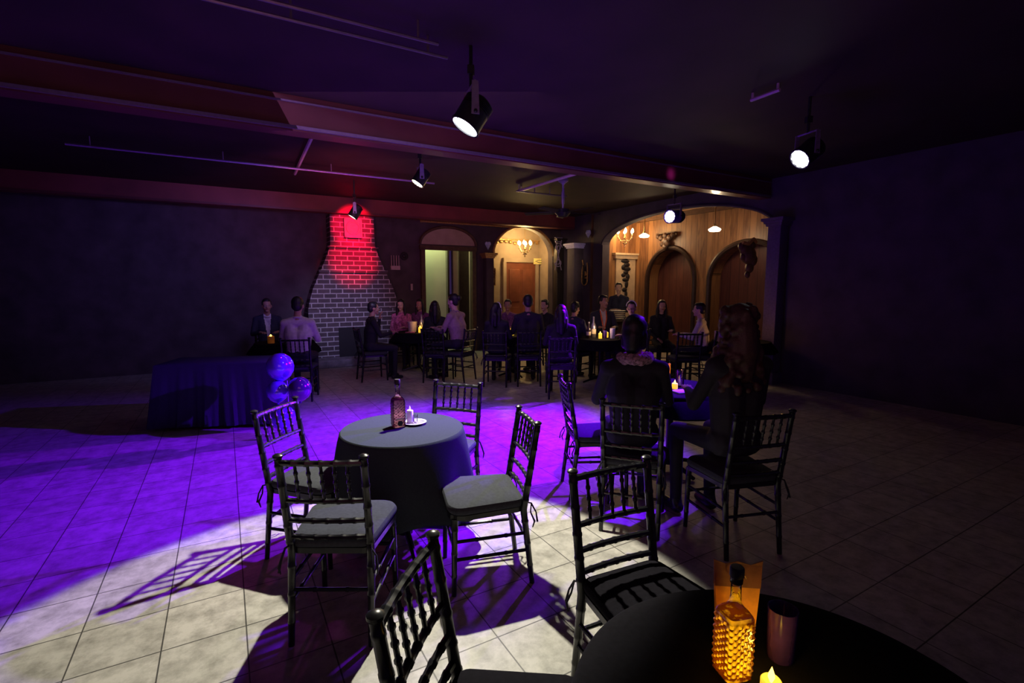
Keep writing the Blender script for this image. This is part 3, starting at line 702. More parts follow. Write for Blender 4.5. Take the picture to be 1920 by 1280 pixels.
def chair_at(pos, yaw, label, group=None):
    if not used[0]: o = CH0; used[0] = True
    else: o = copy_tree(CH0, CHT)
    o.location = (pos[0], pos[1], 0); o.rotation_euler = (0, 0, yaw); o['label'] = label; o['group'] = group or 'black chiavari chairs'
    return o
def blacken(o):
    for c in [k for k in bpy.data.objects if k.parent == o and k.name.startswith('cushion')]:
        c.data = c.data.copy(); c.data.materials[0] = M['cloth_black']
def chair_posts(pl, pr, face, label, group=None, dx=0, dy=0):
    """two post-top pixels and approximate facing direction"""
    a, b_ = on_z(pl[0], pl[1], .925), on_z(pr[0], pr[1], .925)
    d = (b_-a); d.z = 0; d.normalize(); n = Vector((-d.y, d.x, 0))
    if n.dot(Vector((face[0], face[1], 0))) < 0: n = -n
    yaw = math.atan2(n.y, n.x)-PI/2; mid = (a+b_)/2+n*.262
    return chair_at((mid.x+dx, mid.y+dy), yaw, label, group)
g1 = 'chiavari chairs round the small front table'
chair_posts((516, 851), (686, 851), (0, 1), 'black chiavari chair with grey cushion, back to the viewer, left of the small round table', g1)
chair_posts((478, 768), (552, 743), (1, 0), 'black chiavari chair cut by the left picture edge, beside the balloons', g1)
chair_posts((815, 710), (903, 716), (0, -1), 'black chiavari chair behind the small round table', g1)
chair_posts((972, 758), (1010, 791), (-1, 0), 'black chiavari chair with grey cushion right of the small round table', g1)
cE = chair_posts((815, 990), (697, 1156), (1, 0), 'nearest chiavari chair, its spindled back slanting at the bottom edge', 'empty chiavari chairs at the near dark table')
cF = chair_posts((1072, 879), (1214, 853), (.4, -.9), 'black chiavari chair with cushion blackened as if unlit turned to the near dark table', 'empty chiavari chairs at the near dark table')
blacken(cE); blacken(cF)  # cushions blackened to imitate seats outside the key beam
g2 = 'chiavari chairs round the right table'
chair_posts((1048, 698), (1069, 720), (1, 0), 'black chiavari chair seen edge-on left of the dark-jacketed guest', g2)
chH = chair_posts((1100, 759), (1224, 769), (0, 1), 'chiavari chair under the guest in the dark jacket and speckled scarf', g2)
chI = chair_posts((1318, 790), (1446, 800), (0, 1), 'chiavari chair under the guest with long curly hair', g2)
# ------------------------------------------------------------------ tables
def cloth_round(R, ztop, drop, wav, name, mat, loc, label, n=144, corners=0, seed=0, flare=.10, rz=0, cat='tablecloth'):
    r_ = random.Random(seed); b = MB(); prof = []
    ph = [r_.uniform(0, 6.28) for _ in range(4)]
    rings = [(0.0, 0), (R*.5, 0), (R*.9, 0), (R*.985, -.002), (R*1.005, -.010), (R*1.012, -.025)]
    K = 14
    vs = []; fs = []
    for (r, z) in rings:
        for k in range(n): a = 2*PI*k/n; vs.append((r*math.cos(a), r*math.sin(a), ztop+z))
    for j in range(1, K+1):
        t = j/K
        for k in range(n):
            a = 2*PI*k/n
            d = drop*(1+corners*abs(math.cos(2*a+ph[3]))**3*1.0)
            fold = (math.sin(wav*a+ph[0])*.6+math.sin((wav*1.7//1)*a+ph[1])*.4)
            rr = R*1.012+flare*t**.8*(1+.5*corners*abs(math.cos(2*a+ph[3])))+fold*.035*t
            vs.append((rr*math.cos(a), rr*math.sin(a), ztop-.025-(d-.025)*t))
    m = len(rings)+K
    for i in range(m-1):
        for k in range(n): fs.append((i*n+k, (i+1)*n+k, (i+1)*n+(k+1) % n, i*n+(k+1) % n))
    b.add(vs, fs); o = b.build(name, mat, None, loc, rz)
    mod = o.modifiers.new('thick', 'SOLIDIFY'); mod.thickness = .003; mod.offset = 1
    return tag(o, label, cat)
def round_table(pos, R, label, h=.742):
    r = empty('round_table', (pos[0], pos[1], 0), .4, label, 'table')
    b = MB(); b.lathe([(R-.01, h-.03), (R, h-.025), (R, h-.006), (R-.006, h)], 48); b.build('tabletop', M['trim'], r)
    b = MB(); b.lathe([(.05, .05), (.03, .1), (.028, h-.1), (.09, h-.03)], 16); b.build('pedestal', M['metal_dark'], r)
    for k in range(4):
        b = MB(); T = Matrix.Rotation(k*PI/2, 4, 'Z'); b.tube([(.03, 0, .09), (.2, 0, .05), (.32 if R > .3 else .2, 0, .018)], [.022, .018, .016], 8, T=T); b.build('foot', M['metal_dark'], r)
    return r
tl, tr_ = on_z(638, 806, .75), on_z(866, 806, .75); tt, tb = on_z(752, 774, .75), on_z(752, 837, .75)
TC = Vector(((tl.x+tr_.x)/2, (tt.y+tb.y)/2, 0)); TR = (tr_-tl).length/2
print('TABLE', TC, TR, (tb.y-tt.y)/2)
round_table(TC, TR-.006, 'small round cocktail table under a grey cloth in the middle of the floor')
cloth_round(TR, .75, .46, 7, 'tablecloth', M['cloth'], (TC.x, TC.y, 0), 'dark grey cloth draped over the small round table at centre', corners=.22, seed=3, flare=.07)
T0 = Vector((.60, .93, 0))
round_table(T0, .46, 'near round table with dark cloth cut off at the bottom right')
cloth_round(.47, .75, .55, 9, 'tablecloth', M['cloth_black'], (T0.x, T0.y, 0), 'black cloth on the nearest table, under the amber bottle', seed=5)
T2 = Vector((1.42, 4.35, 0))
round_table(T2, .42, 'round table in front of the curly-haired guest')
cloth_round(.43, .75, .16, 8, 'tablecloth', M['cloth_black'], (T2.x, T2.y, 0), 'dark cloth on the table between the two nearest guests', seed=8)
T3 = Vector((1.50, 8.38, 0))
round_table(T3, .38, 'round table crowded with bottles before the guest in glasses')
cloth_round(.39, .75, .16, 8, 'tablecloth', M['cloth_black'], (T3.x, T3.y, 0), 'dark cloth on the table full of bottles at centre right', seed=9)
T4 = Vector((3.72, 8.0, 0))
round_table(T4, .43, 'far round table with glasses under the right end of the arch')
cloth_round(.44, .75, .16, 8, 'tablecloth', M['cloth_black'], (T4.x, T4.y, 0), 'dark cloth on the far right table beneath the arch', seed=10)
T5 = on_z(785, 622, .75)
round_table(T5, .43, 'round table with lit candle before the pale doorway')
cloth_round(.44, .75, .16, 8, 'tablecloth', M['cloth_black'], (T5.x, T5.y, 0), 'dark cloth on the candlelit table before the pale doorway', seed=11)
T6 = Vector((.05, 8.98, 0))
round_table(T6, .43, 'round table at the foot of the arched niche, between seated guests')
cloth_round(.44, .75, .16, 8, 'tablecloth', M['cloth_black'], (T6.x, T6.y, 0), 'dark cloth on the table below the niche chandelier', seed=12)
T7 = Vector((-3.62, 7.85, 0))
round_table(T7, .43, 'round table in front of the guest in the pale grey shirt')
cloth_round(.44, .75, .16, 8, 'tablecloth', M['cloth_black'], (T7.x, T7.y, 0), 'dark cloth on the far left table with an orange candle', seed=13)
# rectangular covered table at left edge
cr = on_z(498, 680, .76); r_ = empty('buffet_table', (cr.x-.62, cr.y+.24, 0), math.radians(10), 'long cloth-covered table cut by the left picture edge', 'table')
b = MB(); b.rbox((0, 0, .74), (1.2, .58, .03), .005); b.build('tabletop', M['trim'], r_)
for sx in (-1, 1):
    for sy in (-1, 1):
        b = MB(); b.tube([(sx*.52, sy*.24, 0), (sx*.52, sy*.24, .73)], .018, 8); b.build('leg', M['metal_dark'], r_)
def cloth_rect(w, dpt, ztop, drop, loc, rz, label):
    per = []; n = 60
    def P(t):
        t = t % 1; Lp = 2*(w+dpt); s_ = t*Lp
        if s_ < w: return (-w/2+s_, -dpt/2)
        s_ -= w
        if s_ < dpt: return (w/2, -dpt/2+s_)
        s_ -= dpt
        if s_ < w: return (w/2-s_, dpt/2)
        s_ -= w; return (-w/2, dpt/2-s_)
    n = 160; vs = []; fs = []
    base = [P(k/n) for k in range(n)]
    for k_ in (.5, .97, 1.0):
        for p in base: vs.append((p[0]*k_, p[1]*k_, ztop-(0 if k_ < 1 else .006)))
    K = 12
    for j in range(1, K+1):
        t = j/K
        for i, p in enumerate(base):
            corner = min(1, max(0, (abs(p[0])/(w/2)+abs(p[1])/(dpt/2)-1.5)*2))
            L_ = math.hypot(*p); f = .02*math.sin(i*.62)*t+.012*math.sin(i*1.7)*t
            k_ = (.05+.06*corner)*t+f
            vs.append((p[0]+p[0]/L_*k_, p[1]+p[1]/L_*k_, ztop-.006-(drop-.006)*t))
    m = 3+K
    for i in range(m-1):
        for k in range(n): fs.append((i*n+k, (i+1)*n+k, (i+1)*n+(k+1) % n, i*n+(k+1) % n))
    fs.append(tuple(range(n)))
    b = MB(); b.add(vs, fs); return tag(b.build('tablecloth', M['cloth'], None, loc, rz), label, 'tablecloth')
cloth_rect(1.24, .62, .76, .72, (cr.x-.62, cr.y+.24, 0), math.radians(10), 'grey floor-length cloth over the long table at the left edge')
# ------------------------------------------------------------------ balloons
def balloon(p, r, mat, label):
    o = empty('balloon', p, 0, label, 'balloon', 'purple balloons in the cluster by the left table')
    b = MB(); b.lathe([(.0, r*1.02), (r*.35, r*.96), (r*.7, r*.73), (r*.93, r*.36), (r, 0), (r*.94, -r*.38), (r*.74, -r*.74), (r*.4, -r*1.02), (r*.12, -r*1.15), (r*.05, -r*1.18)], 28); b.build('envelope', mat, o)
    b = MB(); b.lathe([(r*.04, -r*1.16), (r*.06, -r*1.2), (r*.13, -r*1.27), (r*.02, -r*1.25)], 12); b.build('knot', mat, o)
    return o
B0 = at_y(525, 687, 5.35)
balloon(B0, .145, M['balloon'], 'topmost shiny violet balloon of the cluster beside the left table')
balloon(at_y(520, 733, 5.30), .115, M['balloon'], 'shiny violet balloon below the topmost one, left in the cluster')
balloon(at_y(562, 728, 5.28), .125, M['balloon2'], 'darker purple balloon on the right side of the cluster')
balloon(at_y(531, 782, 5.25), .13, M['balloon'], 'lowest violet balloon of the cluster, seen through the left chair back')
st = at_y(540, 740, 5.42)
r_ = empty('balloon_stand', (st.x, st.y, 0), 0, 'thin upright stand holding the purple balloon cluster', 'stand')
b = MB(); b.tube([(0, 0, 0), (0, 0, .6)], .005, 6); b.build('pole', M['ribbon'], r_)
b = MB(); b.lathe([(.09, 0), (.09, .015), (.02, .03)], 16); b.build('base', M['ribbon'], r_)
# ------------------------------------------------------------------ bottles etc
def textured_bottle(loc, s, rz, liquor, glassm, label, level=.62, cells=3, rows=9, medal=True):
    r = empty('liquor_bottle', loc, rz, label, 'bottle')
    def sq(rad, a, k):
        c, s_ = abs(math.cos(a)), abs(math.sin(a)); p = 2+k*3.2
        return rad/((c**p+s_**p)**(1/p))
    prof = []
    zb = [(.036, 0, 1), (.040, .004, 1)]
    for i in range(rows*4+1): zb.append((.040-.001*abs(i/(rows*4)-.5), .008+.165*i/(rows*4), 1))
    zb += [(.037, .180, .9), (.030, .190, .6), (.020, .200, .3), (.0145, .212, 0), (.0135, .235, 0), (.0140, .262, 0), (.0165, .266, 0), (.0165, .280, 0)]
    n = 96; K = [q[2] for q in zb]; nb = rows*4+3
    def shape(r0, k, a, i, dz=True):
        rr = sq(r0, a, k)
        if 4 <= i < nb-3:
            row = (i-3)/4.0; ph = a*cells*2/PI*1.0
            f = abs(math.sin(PI*(ph+row)/1.0))*abs(math.sin(PI*(ph-row)/1.0))
            rr += .0045*f
        return rr
    b = MB(); b.lathe([(q[0]*s, q[1]*s) for q in zb], n, fn=lambda rr, z, a, i: (shape(zb[i][0], zb[i][2], a, i)*s, z)); b.build('glass', glassm, r)
    lq = [q for q in zb if q[1] < .19*level/.62]
    b = MB(); b.lathe([(q[0]*s, q[1]*s) for q in lq], n, fn=lambda rr, z, a, i: ((shape(zb[i][0], zb[i][2], a, i)-.0025)*s, z+.003*s*(i == 0))); b.build('liquor', liquor, r)
    b = MB(); b.lathe([(.0125*s, .262*s), (.0155*s, .281*s), (.0185*s, .283*s), (.0185*s, .305*s), (.016*s, .309*s), (0, .31*s)], 20); b.build('stopper', M['cork'], r)
    if medal:
        b = MB(); T = Matrix.Translation((0, -.0435*s, .032*s))@Matrix.Rotation(PI/2, 4, 'X'); b.lathe([(0, 0), (.017*s, 0), (.017*s, .003*s), (0, .004*s)], 18, T=T); b.build('medallion', M['label_dark'], r)
        b = MB(); b.box((0, -.0437*s, .060*s), (.045*s, .003*s, .012*s)); b.build('label_band', M['label_cream'], r)
    return r
bb = on_z(745, 802, .753); 
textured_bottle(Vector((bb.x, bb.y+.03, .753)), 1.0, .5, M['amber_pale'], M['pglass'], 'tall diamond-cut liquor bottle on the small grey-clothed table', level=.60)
point(Vector((bb.x, bb.y+.03, .83)), .05, (1, .6, .62), .01)  # added lights inside the bottle, imitating candle glow through it
point(Vector((bb.x, bb.y+.03, .775)), .03, (1, .6, .25), .01)
def candle(loc, r, h, label, body, flame, base=True):
    o = empty('led_candle', loc, 0, label, 'candle')
    b = MB(); b.lathe([(r, 0), (r, h-.004), (r*.85, h), (r*.7, h-.006), (0, h-.008)], 24); b.build('wax_body', body, o)
    b = MB(); b.lathe([(r*.12, h-.008), (r*.34, h+.004), (r*.30, h+.012), (r*.1, h+.024), (0, h+.03)], 12); b.build('flame_tip', flame, o); return o
cc = on_z(767, 795, .753); 
pl_c = Vector((cc.x+.035, cc.y+.01, .753))
r_ = empty('saucer', pl_c, 0, 'small white saucer beside the liquor bottle on the grey table', 'plate')
b = MB(); b.lathe([(.03, 0), (.055, .006), (.075, .013), (.077, .015), (.055, .009), (0, .005)], 32); b.build('dish', M['white'], r_)
b = MB(); b.tube([(.03*math.cos(t*PI/8)+.04, .03*math.sin(t*PI/8), .014) for t in range(16)], .004, 6, closed=True); b.build('ring_handle', M['white'], r_)
candle(Vector((cc.x+.005, cc.y+.012, .760)), .021, .085, 'white pillar candle standing on the saucer behind the bottle', M['wax'], M['flame_off'])
b = MB(); b.lathe([(.012, 0), (.014, .004), (.016, .05), (.015, .05), (.012, .006), (0, .005)], 20); tag(b.build('shot_glass', M['glass'], None, Vector((cc.x+.040, cc.y+.012, .7635))), 'little clear shot glass on the saucer right of the candle', 'glass')
# near bottle
nb_ = on_z(1376, 1284, .753); NB = Vector((nb_.x+.010, nb_.y+.035, .753))
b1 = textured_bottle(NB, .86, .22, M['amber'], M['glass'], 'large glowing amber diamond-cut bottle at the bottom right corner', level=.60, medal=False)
cy = on_z(1428, 1287, .753); CY = Vector((cy.x+.014, cy.y-.012, .753))
candle(CY, .022, .030, 'glowing yellow tea candle right of the amber bottle', M['wax_y'], M['flame_y'])
point(CY+Vector((.0, .0, .085)), .25, (1, .6, .08), .015)
point(NB+Vector((.0, .0, .035)), .22, (1, .72, .15), .012)  # added lights hidden in the bottle to make the liquor glow
point(NB+Vector((.0, .0, .11)), .13, (1, .72, .15), .012)
# card stand behind near bottle
cdp = on_z(1395, 1185, .753)
r_ = empty('menu_card', Vector((NB.x+.042, NB.y+.085, .753)), -.12, 'orange folded menu card with maroon top behind the amber bottle', 'menu card')
for k, s_ in enumerate((-1, 1)):
    T = Matrix.Translation((0, s_*.02, 0))@Matrix.Rotation(s_*.09, 4, 'X')
    b = MB(); b.prism([(-.038, 0), (.038, 0), (.053, .165), (-.053, .165)], -.001, .001, 'y', T=T); b.build('leaf', M['card_o'], r_)
    b = MB(); b.prism([(-.0545, .165), (.0545, .165), (.058, .235), (.03, .222), (0, .23), (-.03, .222), (-.058, .232)], -.001, .001, 'y', T=T); b.build('header', M['card_m'], r_)
b = MB()
for x in (-.003,): b.tube([(x+ .018*math.cos(t*.5), -.018, .195+.012*math.sin(t*.5)*1) for t in range(9)], .0012, 5)
b.build('ornament_line', M['goldtrim'], r_)
b = MB(); b.lathe([(.028, 0), (.03, .004), (.034, .13), (.032, .13), (.028, .006), (0, .005)], 24); tag(b.build('tumbler', M['purple_glass'], None, Vector((CY.x+.075, CY.y+.10, .753))), 'dark violet tumbler behind the yellow candle at the right edge', 'glass')
# items on table T2
def on_t(px, py): return on_z(px, py, .753)
def card(p, rz, label, s=1):
    r = empty('menu_card', p, rz, label, 'menu card')
    for s_ in (-1, 1):
        T = Matrix.Translation((0, s_*.02, 0))@Matrix.Rotation(s_*.09, 4, 'X')
        b = MB(); b.prism([(-.055*s, 0), (.055*s, 0), (.065*s, .21*s), (-.065*s, .21*s)], -.001, .001, 'y', T=T); b.build('leaf', M['card_o'], r)
    return r
card(Vector((1.345, 4.36, .753)), -.1, 'orange menu card standing past the shoulder of the dark-jacketed guest')
def tumbler(p, r, h, m, label, cat='glass', grp=None):
    b = MB(); b.lathe([(r*.8, 0), (r*.85, .004), (r, h), (r*.93, h), (r*.78, .008), (0, .006)], 20); return tag(b.build('tumbler', m, None, p), label, cat, grp)
tumbler(Vector((1.50, 4.36, .753)), .04, .15, M['glass'], 'tall clear tumbler right of the standing orange card')
candle(Vector((1.425, 4.27, .753)), .025, .05, 'yellow candle between the orange card and the clear tumbler', M['wax_y'], M['flame_y'])
point((1.37, 4.24, .90), .5, (1, .5, .08), .02)
b = MB(); b.rbox((0, 0, .008), (.15, .12, .012), .004); tag(b.build('folded_napkin', M['lilac'], None, Vector((1.44, 4.12, .753)), .3), 'folded pale violet napkin at the near rim of the right table', 'napkin')
def small_bottle(p, s, m, label, grp=None):
    r = empty('bottle', p, 0, label, 'bottle', grp)
    b = MB(); b.lathe([(.033*s, 0), (.036*s, .006*s), (.036*s, .14*s), (.028*s, .17*s), (.014*s, .2*s), (.012*s, .26*s)], 18); b.build('body', m, r)
    b = MB(); b.lathe([(.014*s, .255*s), (.014*s, .275*s), (0, .278*s)], 12); b.build('cap', M['silver'], r)
    b = MB(); b.lathe([(.0365*s, .05*s), (.0368*s, .052*s), (.0368*s, .11*s), (.0365*s, .112*s)], 18); b.build('paper_label', M['label_cream'], r); return r
def onT(T, dx, dy): return Vector((T.x+dx, T.y+dy, .753))
small_bottle(onT(T3, -.20, .0), 1.0, M['brown_glass'], 'dark brown bottle, left of the bottles on the crowded table')
small_bottle(onT(T3, -.10, .12), 1.3, M['silver'], 'taller pale bottle second from left on the crowded table')
tumbler(onT(T3, .08, .0), .035, .13, M['purple_glass'], 'purple tumbler in the middle of the crowded table')
tumbler(onT(T3, .20, -.03), .045, .17, M['lilac'], 'pale violet cup right of the purple tumbler on the crowded table')
tumbler(onT(T3, .30, -.12), .035, .1, M['glass'], 'clear glass nearest the guest in glasses')
candle(onT(T3, -.01, -.05), .03, .09, 'yellow candle among bottles on the crowded table', M['wax_y'], M['flame_y'])
candle(onT(T3, .13, .12), .03, .09, 'yellow candle behind the purple tumbler', M['wax_y'], M['flame_y'])
point(onT(T3, 0, -.05)+Vector((0, -.05, .22)), 3.2, (1, .62, .35), .04)
small_bottle(onT(T5, .05, .05), 1.2, M['pglass'] if False else M['silver'], 'pale bottle beside the candle before the pale doorway')
candle(onT(T5, .06, -.16), .035, .10, 'yellow candle in front of the pale doorway', M['wax_y'], M['flame_y'])
point(onT(T5, .06, -.2)+Vector((0, 0, .2)), 1.0, (1, .6, .15), .03)
b = MB(); b.lathe([(.07, 0), (.075, .005), (.09, .19), (.095, .2), (.085, .195), (.07, .01), (0, .01)], 24); tag(b.build('ice_bucket', M['redplaque'], None, onT(T5, -.12, .0)), 'dusty pink ice bucket left of the candle near the doorway', 'bucket')
b = MB(); b.rbox((0, 0, .01), (.18, .12, .015), .005); tag(b.build('folded_napkin', M['pinktop'], None, onT(T5, -.12, -.22), .2), 'folded pink napkin in front of the pink ice bucket', 'napkin')
cdl = onT(T6, -.05, -.1); candle(cdl, .035, .12, 'yellow candle below the niche among dark guests', M['wax_y'], M['flame_y'])
point(cdl+Vector((0, -.08, .2)), .9, (1, .6, .15), .03)
cdl = onT(T7, -.12, -.2); r_ = candle(cdl, .05, .11, 'orange glowing candle at the far left table', M['card_o'], M['flame_y'])
for i, (dx, dy, h) in enumerate(((-.25, -.1, .12), (-.14, -.18, .14), (-.02, -.2, .1), (.06, -.1, .15), (.14, .02, .12))):
    tumbler(onT(T4, dx, dy), .035, h, M['glass'], 'clear glass on the far right table beneath the arch', grp='glasses on the far right table')
candle(onT(T4, -.08, .05), .03, .07, 'yellow candle among glasses on the far right table', M['wax_y'], M['flame_y'])
point(onT(T4, -.08, -.02)+Vector((0, -.1, .2)), 2.2, (1, .45, .15), .03)
small_bottle(onT(T4, -.24, .08), 1.1, M['silver'], 'pale bottle left among the glasses at far right')
b = MB(); b.lathe([(.05, 0), (.05, .01), (.008, .02), (.007, .42), (.02, .43), (.022, .46), (0, .48)], 12); tag(b.build('bottle_topper', M['iron'], None, onT(T4, -.12, .16)), 'thin dark upright ornament on the far right table', 'ornament')
b = MB(); b.rbox((0, 0, .085), (.24, .02, .17), .004); tag(b.build('menu_holder', M['label_cream'], None, onT(T4, -.36, -.12), -.5), 'pale upright card at the left of the far right table', 'menu card')
# service counter with stacked plates before the standing person
sc = at_y(1158, 600, 10.3); r_ = empty('side_counter', (sc.x, sc.y, 0), UVR, 'dark service counter in front of the standing person', 'counter')
b = MB(); b.rbox((0, 0, .45), (1.0, .45, .9), .01); b.build('cabinet', M['trim'], r_)
b = MB(); b.rbox((0, 0, .915), (1.06, .5, .03), .008); b.build('countertop', M['trim'], r_)
for k in range(5):
    b = MB(); b.lathe([(.08, 0), (.15, .018), (.155, .022), (.08, .008), (0, .006)], 28)
    tag(b.build('plate', M['white'], None, (sc.x, sc.y-.02, .931+k*.042)), 'white plate in the stack on the service counter', 'plate', 'plates stacked on the service counter')
point((sc.x+.1, sc.y-.1, 1.6), 2.5, (1, .8, .4), .05)
# ------------------------------------------------------------------ people
def vox(b, voxel, smooth=3):
    me = b.mesh('tmp'); o = bpy.data.objects.new('tmp', me); COL.objects.link(o)
    m = o.modifiers.new('r', 'REMESH'); m.mode = 'VOXEL'; m.voxel_size = voxel; m.use_smooth_shade = True
    m2 = o.modifiers.new('s', 'SMOOTH'); m2.factor = .5; m2.iterations = smooth
    dg = bpy.context.evaluated_depsgraph_get(); ev = o.evaluated_get(dg); me2 = ev.to_mesh()
    v = np.empty(len(me2.vertices)*3); me2.vertices.foreach_get('co', v); v = v.reshape(-1, 3)
    f = [list(p.vertices) for p in me2.polygons]; ev.to_mesh_clear()
    bpy.data.objects.remove(o); bpy.data.meshes.remove(me); return v, f
def cap(b, p, q, r0, r1, n=12):
    p, q = Vector(p), Vector(q); L = (q-p).length
    if L < 1e-6: b.ball(p, r0, n); return
    T = Matrix.Translation(p)@(q-p).to_track_quat('Z', 'Y').to_matrix().to_4x4()
    prof = [(r0*math.sin(a), -r0*math.cos(a)) for a in (0.02, .5, 1.0, PI/2)]+[(r1*math.cos(a), L+r1*math.sin(a)) for a in (0, .5, 1.0, 1.55)]
    b.lathe(prof, n, T=T)
# hand: palm towards -Z, fingers along +Y, thumb at -X (right hand)
def make_hand(curl=.35):
    b = MB()
    b.ball((0, .045, 0), (.040, .052, .014), 14); b.ball((0, .02, 0), (.030, .035, .017), 12); cap(b, (0, -.03, 0), (0, .02, 0), .024, .024)
    for i, (x, L) in enumerate(((-.028, .072), (-.0095, .080), (.0095, .075), (.028, .060))):
        p = Vector((x, .085-abs(x)*.25, 0)); a = curl*.4; r = .0088
        for k, fr in enumerate((.45, .32, .23)):
            q = p+Vector((x*.06, math.cos(a), -math.sin(a)))*L*fr; cap(b, p, q, r, r*.93, 8); p = q; r *= .93; a += curl*(1+.1*i)
    p = Vector((-.030, .02, -.004)); q = p+Vector((-.028, .032, -.012)); cap(b, p, q, .013, .0105, 8)
    q2 = q+Vector((-.008, .028, -.006)); cap(b, q, q2, .0105, .009, 8)
    return vox(b, .0042, 2)
HV, HF = make_hand()
def seg_d(P, a, b_, r0, r1):
    a, b_ = np.array(a), np.array(b_); ab = b_-a; t = np.clip(((P-a)@ab)/max(ab@ab, 1e-9), 0, 1)
    return np.linalg.norm(P-(a+t[:, None]*ab), axis=1)-(r0+(r1-r0)*t)
def person(loc, yaw, label, top='jacket', pants='trousers', hair='short', hairm='hair_b', skin='skin', s=1.0, sit=True, lean=0.0, arms=('table', 'table'),
           headyaw=0, headpitch=0, shirt=None, female=False, extras=(), voxel=.0105, seat_z=.50, legs=None, arm_skin=False):
    root = empty('person', (loc[0], loc[1], 0), yaw, label, 'person')
    seg = []   # p,q,r0,r1,tag
    fem = .9 if female else 1.0
    hz = seat_z+.13 if sit else .93
    def sp(y, z):   # spine point with lean (forward +y)
        return Vector((0, y+math.sin(lean)*z, hz+math.cos(lean)*z))
    pel = sp(0, 0); 
    ell = []
    def E(c, r, t): ell.append((Vector(c), r, t))
    wfac = fem
    seg.append((sp(0, 0)+Vector((-.07, 0, 0)), sp(0, 0)+Vector((.07, 0, 0)), .115*fem, .115*fem, 'pants'))
    for (x, z0, z1, r0, r1) in ((.05, .06, .28, .105, .12), (-.05, .06, .28, .105, .12)):
        seg.append((sp(0, z0)+Vector((x, 0, 0)), sp(.0, z1)+Vector((x*1.2, 0, 0)), r0*fem, r1*fem, 'top'))
    seg.append((sp(0, .28)+Vector((-.075*fem, 0, 0)), sp(0, .40)+Vector((-.09*fem, 0, 0)), .115*fem, .085, 'top'))
    seg.append((sp(0, .28)+Vector((.075*fem, 0, 0)), sp(0, .40)+Vector((.09*fem, 0, 0)), .115*fem, .085, 'top'))
    sh = [sp(-.01, .455)+Vector((k*.175*fem, 0, 0)) for k in (-1, 1)]
    seg.append((sh[0], sh[1], .062, .062, 'top')); 
    for k in (0, 1): seg.append((sh[k], sp(0, .52), .055, .05, 'top'))
    if female:
        for k in (-1, 1): seg.append((sp(.075, .33)+Vector((k*.07, 0, 0)), sp(.08, .32)+Vector((k*.07, 0, 0)), .06, .06, 'top'))
    neck0 = sp(-.005, .50); neck1 = neck0+Vector((0, .02, .10)); seg.append((neck0, neck1, .055 if not female else .045, .05 if not female else .042, 'skin'))
    # arms
    ul, fl_ = .28, .255
    hands = []
    for k in (0, 1):
        sx = -1 if k == 0 else 1; S = sh[k]; pose = arms[k]
        if pose == 'table': El = S+Vector((sx*.07, .10, -.245)); Wr = El+Vector((-sx*.10, .225, .035))
        elif pose == 'lap': El = S+Vector((sx*.06, .02, -.27)); Wr = El+Vector((-sx*.11, .20, -.10))
        elif pose == 'face': El = S+Vector((sx*.05, .17, -.20)); Wr = El+Vector((-sx*.09, .02, .235))
        elif pose == 'reach': El = S+Vector((sx*.05, .20, -.18)); Wr = El+Vector((-sx*.02, .25, .03))
        elif pose == 'cross': El = S+Vector((sx*.05, .05, -.265)); Wr = El+Vector((-sx*.22, .13, .02))
        else: El = S+Vector((sx*.06, -.02, -.275)); Wr = El+Vector((sx*.01, .05, -.245))
        seg.append((S, El, .056*fem, .045*fem, 'top')); seg.append((El, Wr, .044*fem, .030*fem, 'skin' if arm_skin else 'top'))
        hands.append((El, Wr, k))
    # legs
    feet = []
    for k, sx in ((0, -1), (1, 1)):
        H = sp(0, 0)+Vector((sx*.085, 0, -.01))
        if sit:
            kx = sx*.13 if legs != 'tight' else sx*.08
            K = Vector((kx, .43, seat_z+.078)); A = Vector((kx, .43+(.06 if legs == 'out' else -.02), .085))
        else: K = H+Vector((sx*.01, .02, -.43)); A = Vector((sx*.10, 0, .09))
        seg.append((H, K, .088*fem, .060*fem, 'pants')); seg.append((K, A, .056*fem, .042*fem, 'pants'))
        seg.append((A+Vector((0, -.03, -.045)), A+Vector((0, .13, -.055)), .040, .032, 'shoe')); seg.append((A, A+Vector((0, -.02, -.04)), .042, .038, 'shoe'))
    # head
    hc = neck1+Vector((0, .015, .095)); HM = Matrix.Translation(hc)@Euler((-headpitch, 0, headyaw)).to_matrix().to_4x4()
    b = MB()
    for (p, q, r0, r1, t) in seg: cap(b, p, q, r0, r1)
    hs = 1.0 if not female else .96
    def hp(*p): return HM@(Vector(p)*hs)
    b.ball((0, 0, 0), (.074*hs, .094*hs, .092*hs), 20, T=HM@Matrix.Translation((0, -.004, .028)))
    b.ball((0, 0, 0), (.060*hs, .072*hs, .075*hs), 16, T=HM@Matrix.Translation((0, .015, -.035)))
    b.ball((0, 0, 0), (.030, .025, .02), 12, T=HM@Matrix.Translation((0, .068, -.092)))
    for k in (-1, 1):
        b.ball((0, 0, 0), (.010, .020, .032), 10, T=HM@Matrix.Translation((k*.076, -.004, -.012)))
        b.ball((0, 0, 0), (.024, .018, .018), 10, T=HM@Matrix.Translation((k*.038, .064, -.035)))
        cap(b, hp(k*.014, .088, .022), hp(k*.048, .076, .022), .009, .008, 8)
    cap(b, hp(0, .088, .01), hp(0, .110, -.026), .008, .013, 8); b.ball(hp(0, .098, -.03), (.018, .012, .009), 8)
    cap(b, hp(-.016, .086, -.060), hp(.016, .086, -.060), .0085, .0085, 8)
    v, f = vox(b, voxel, 3)
    # tagging
    tags = ['top', 'pants', 'skin', 'shoe']; D = {t: np.full(len(v), 9.) for t in tags}
    for (p, q, r0, r1, t) in seg: D[t] = np.minimum(D[t], seg_d(v, p, q, r0, r1))
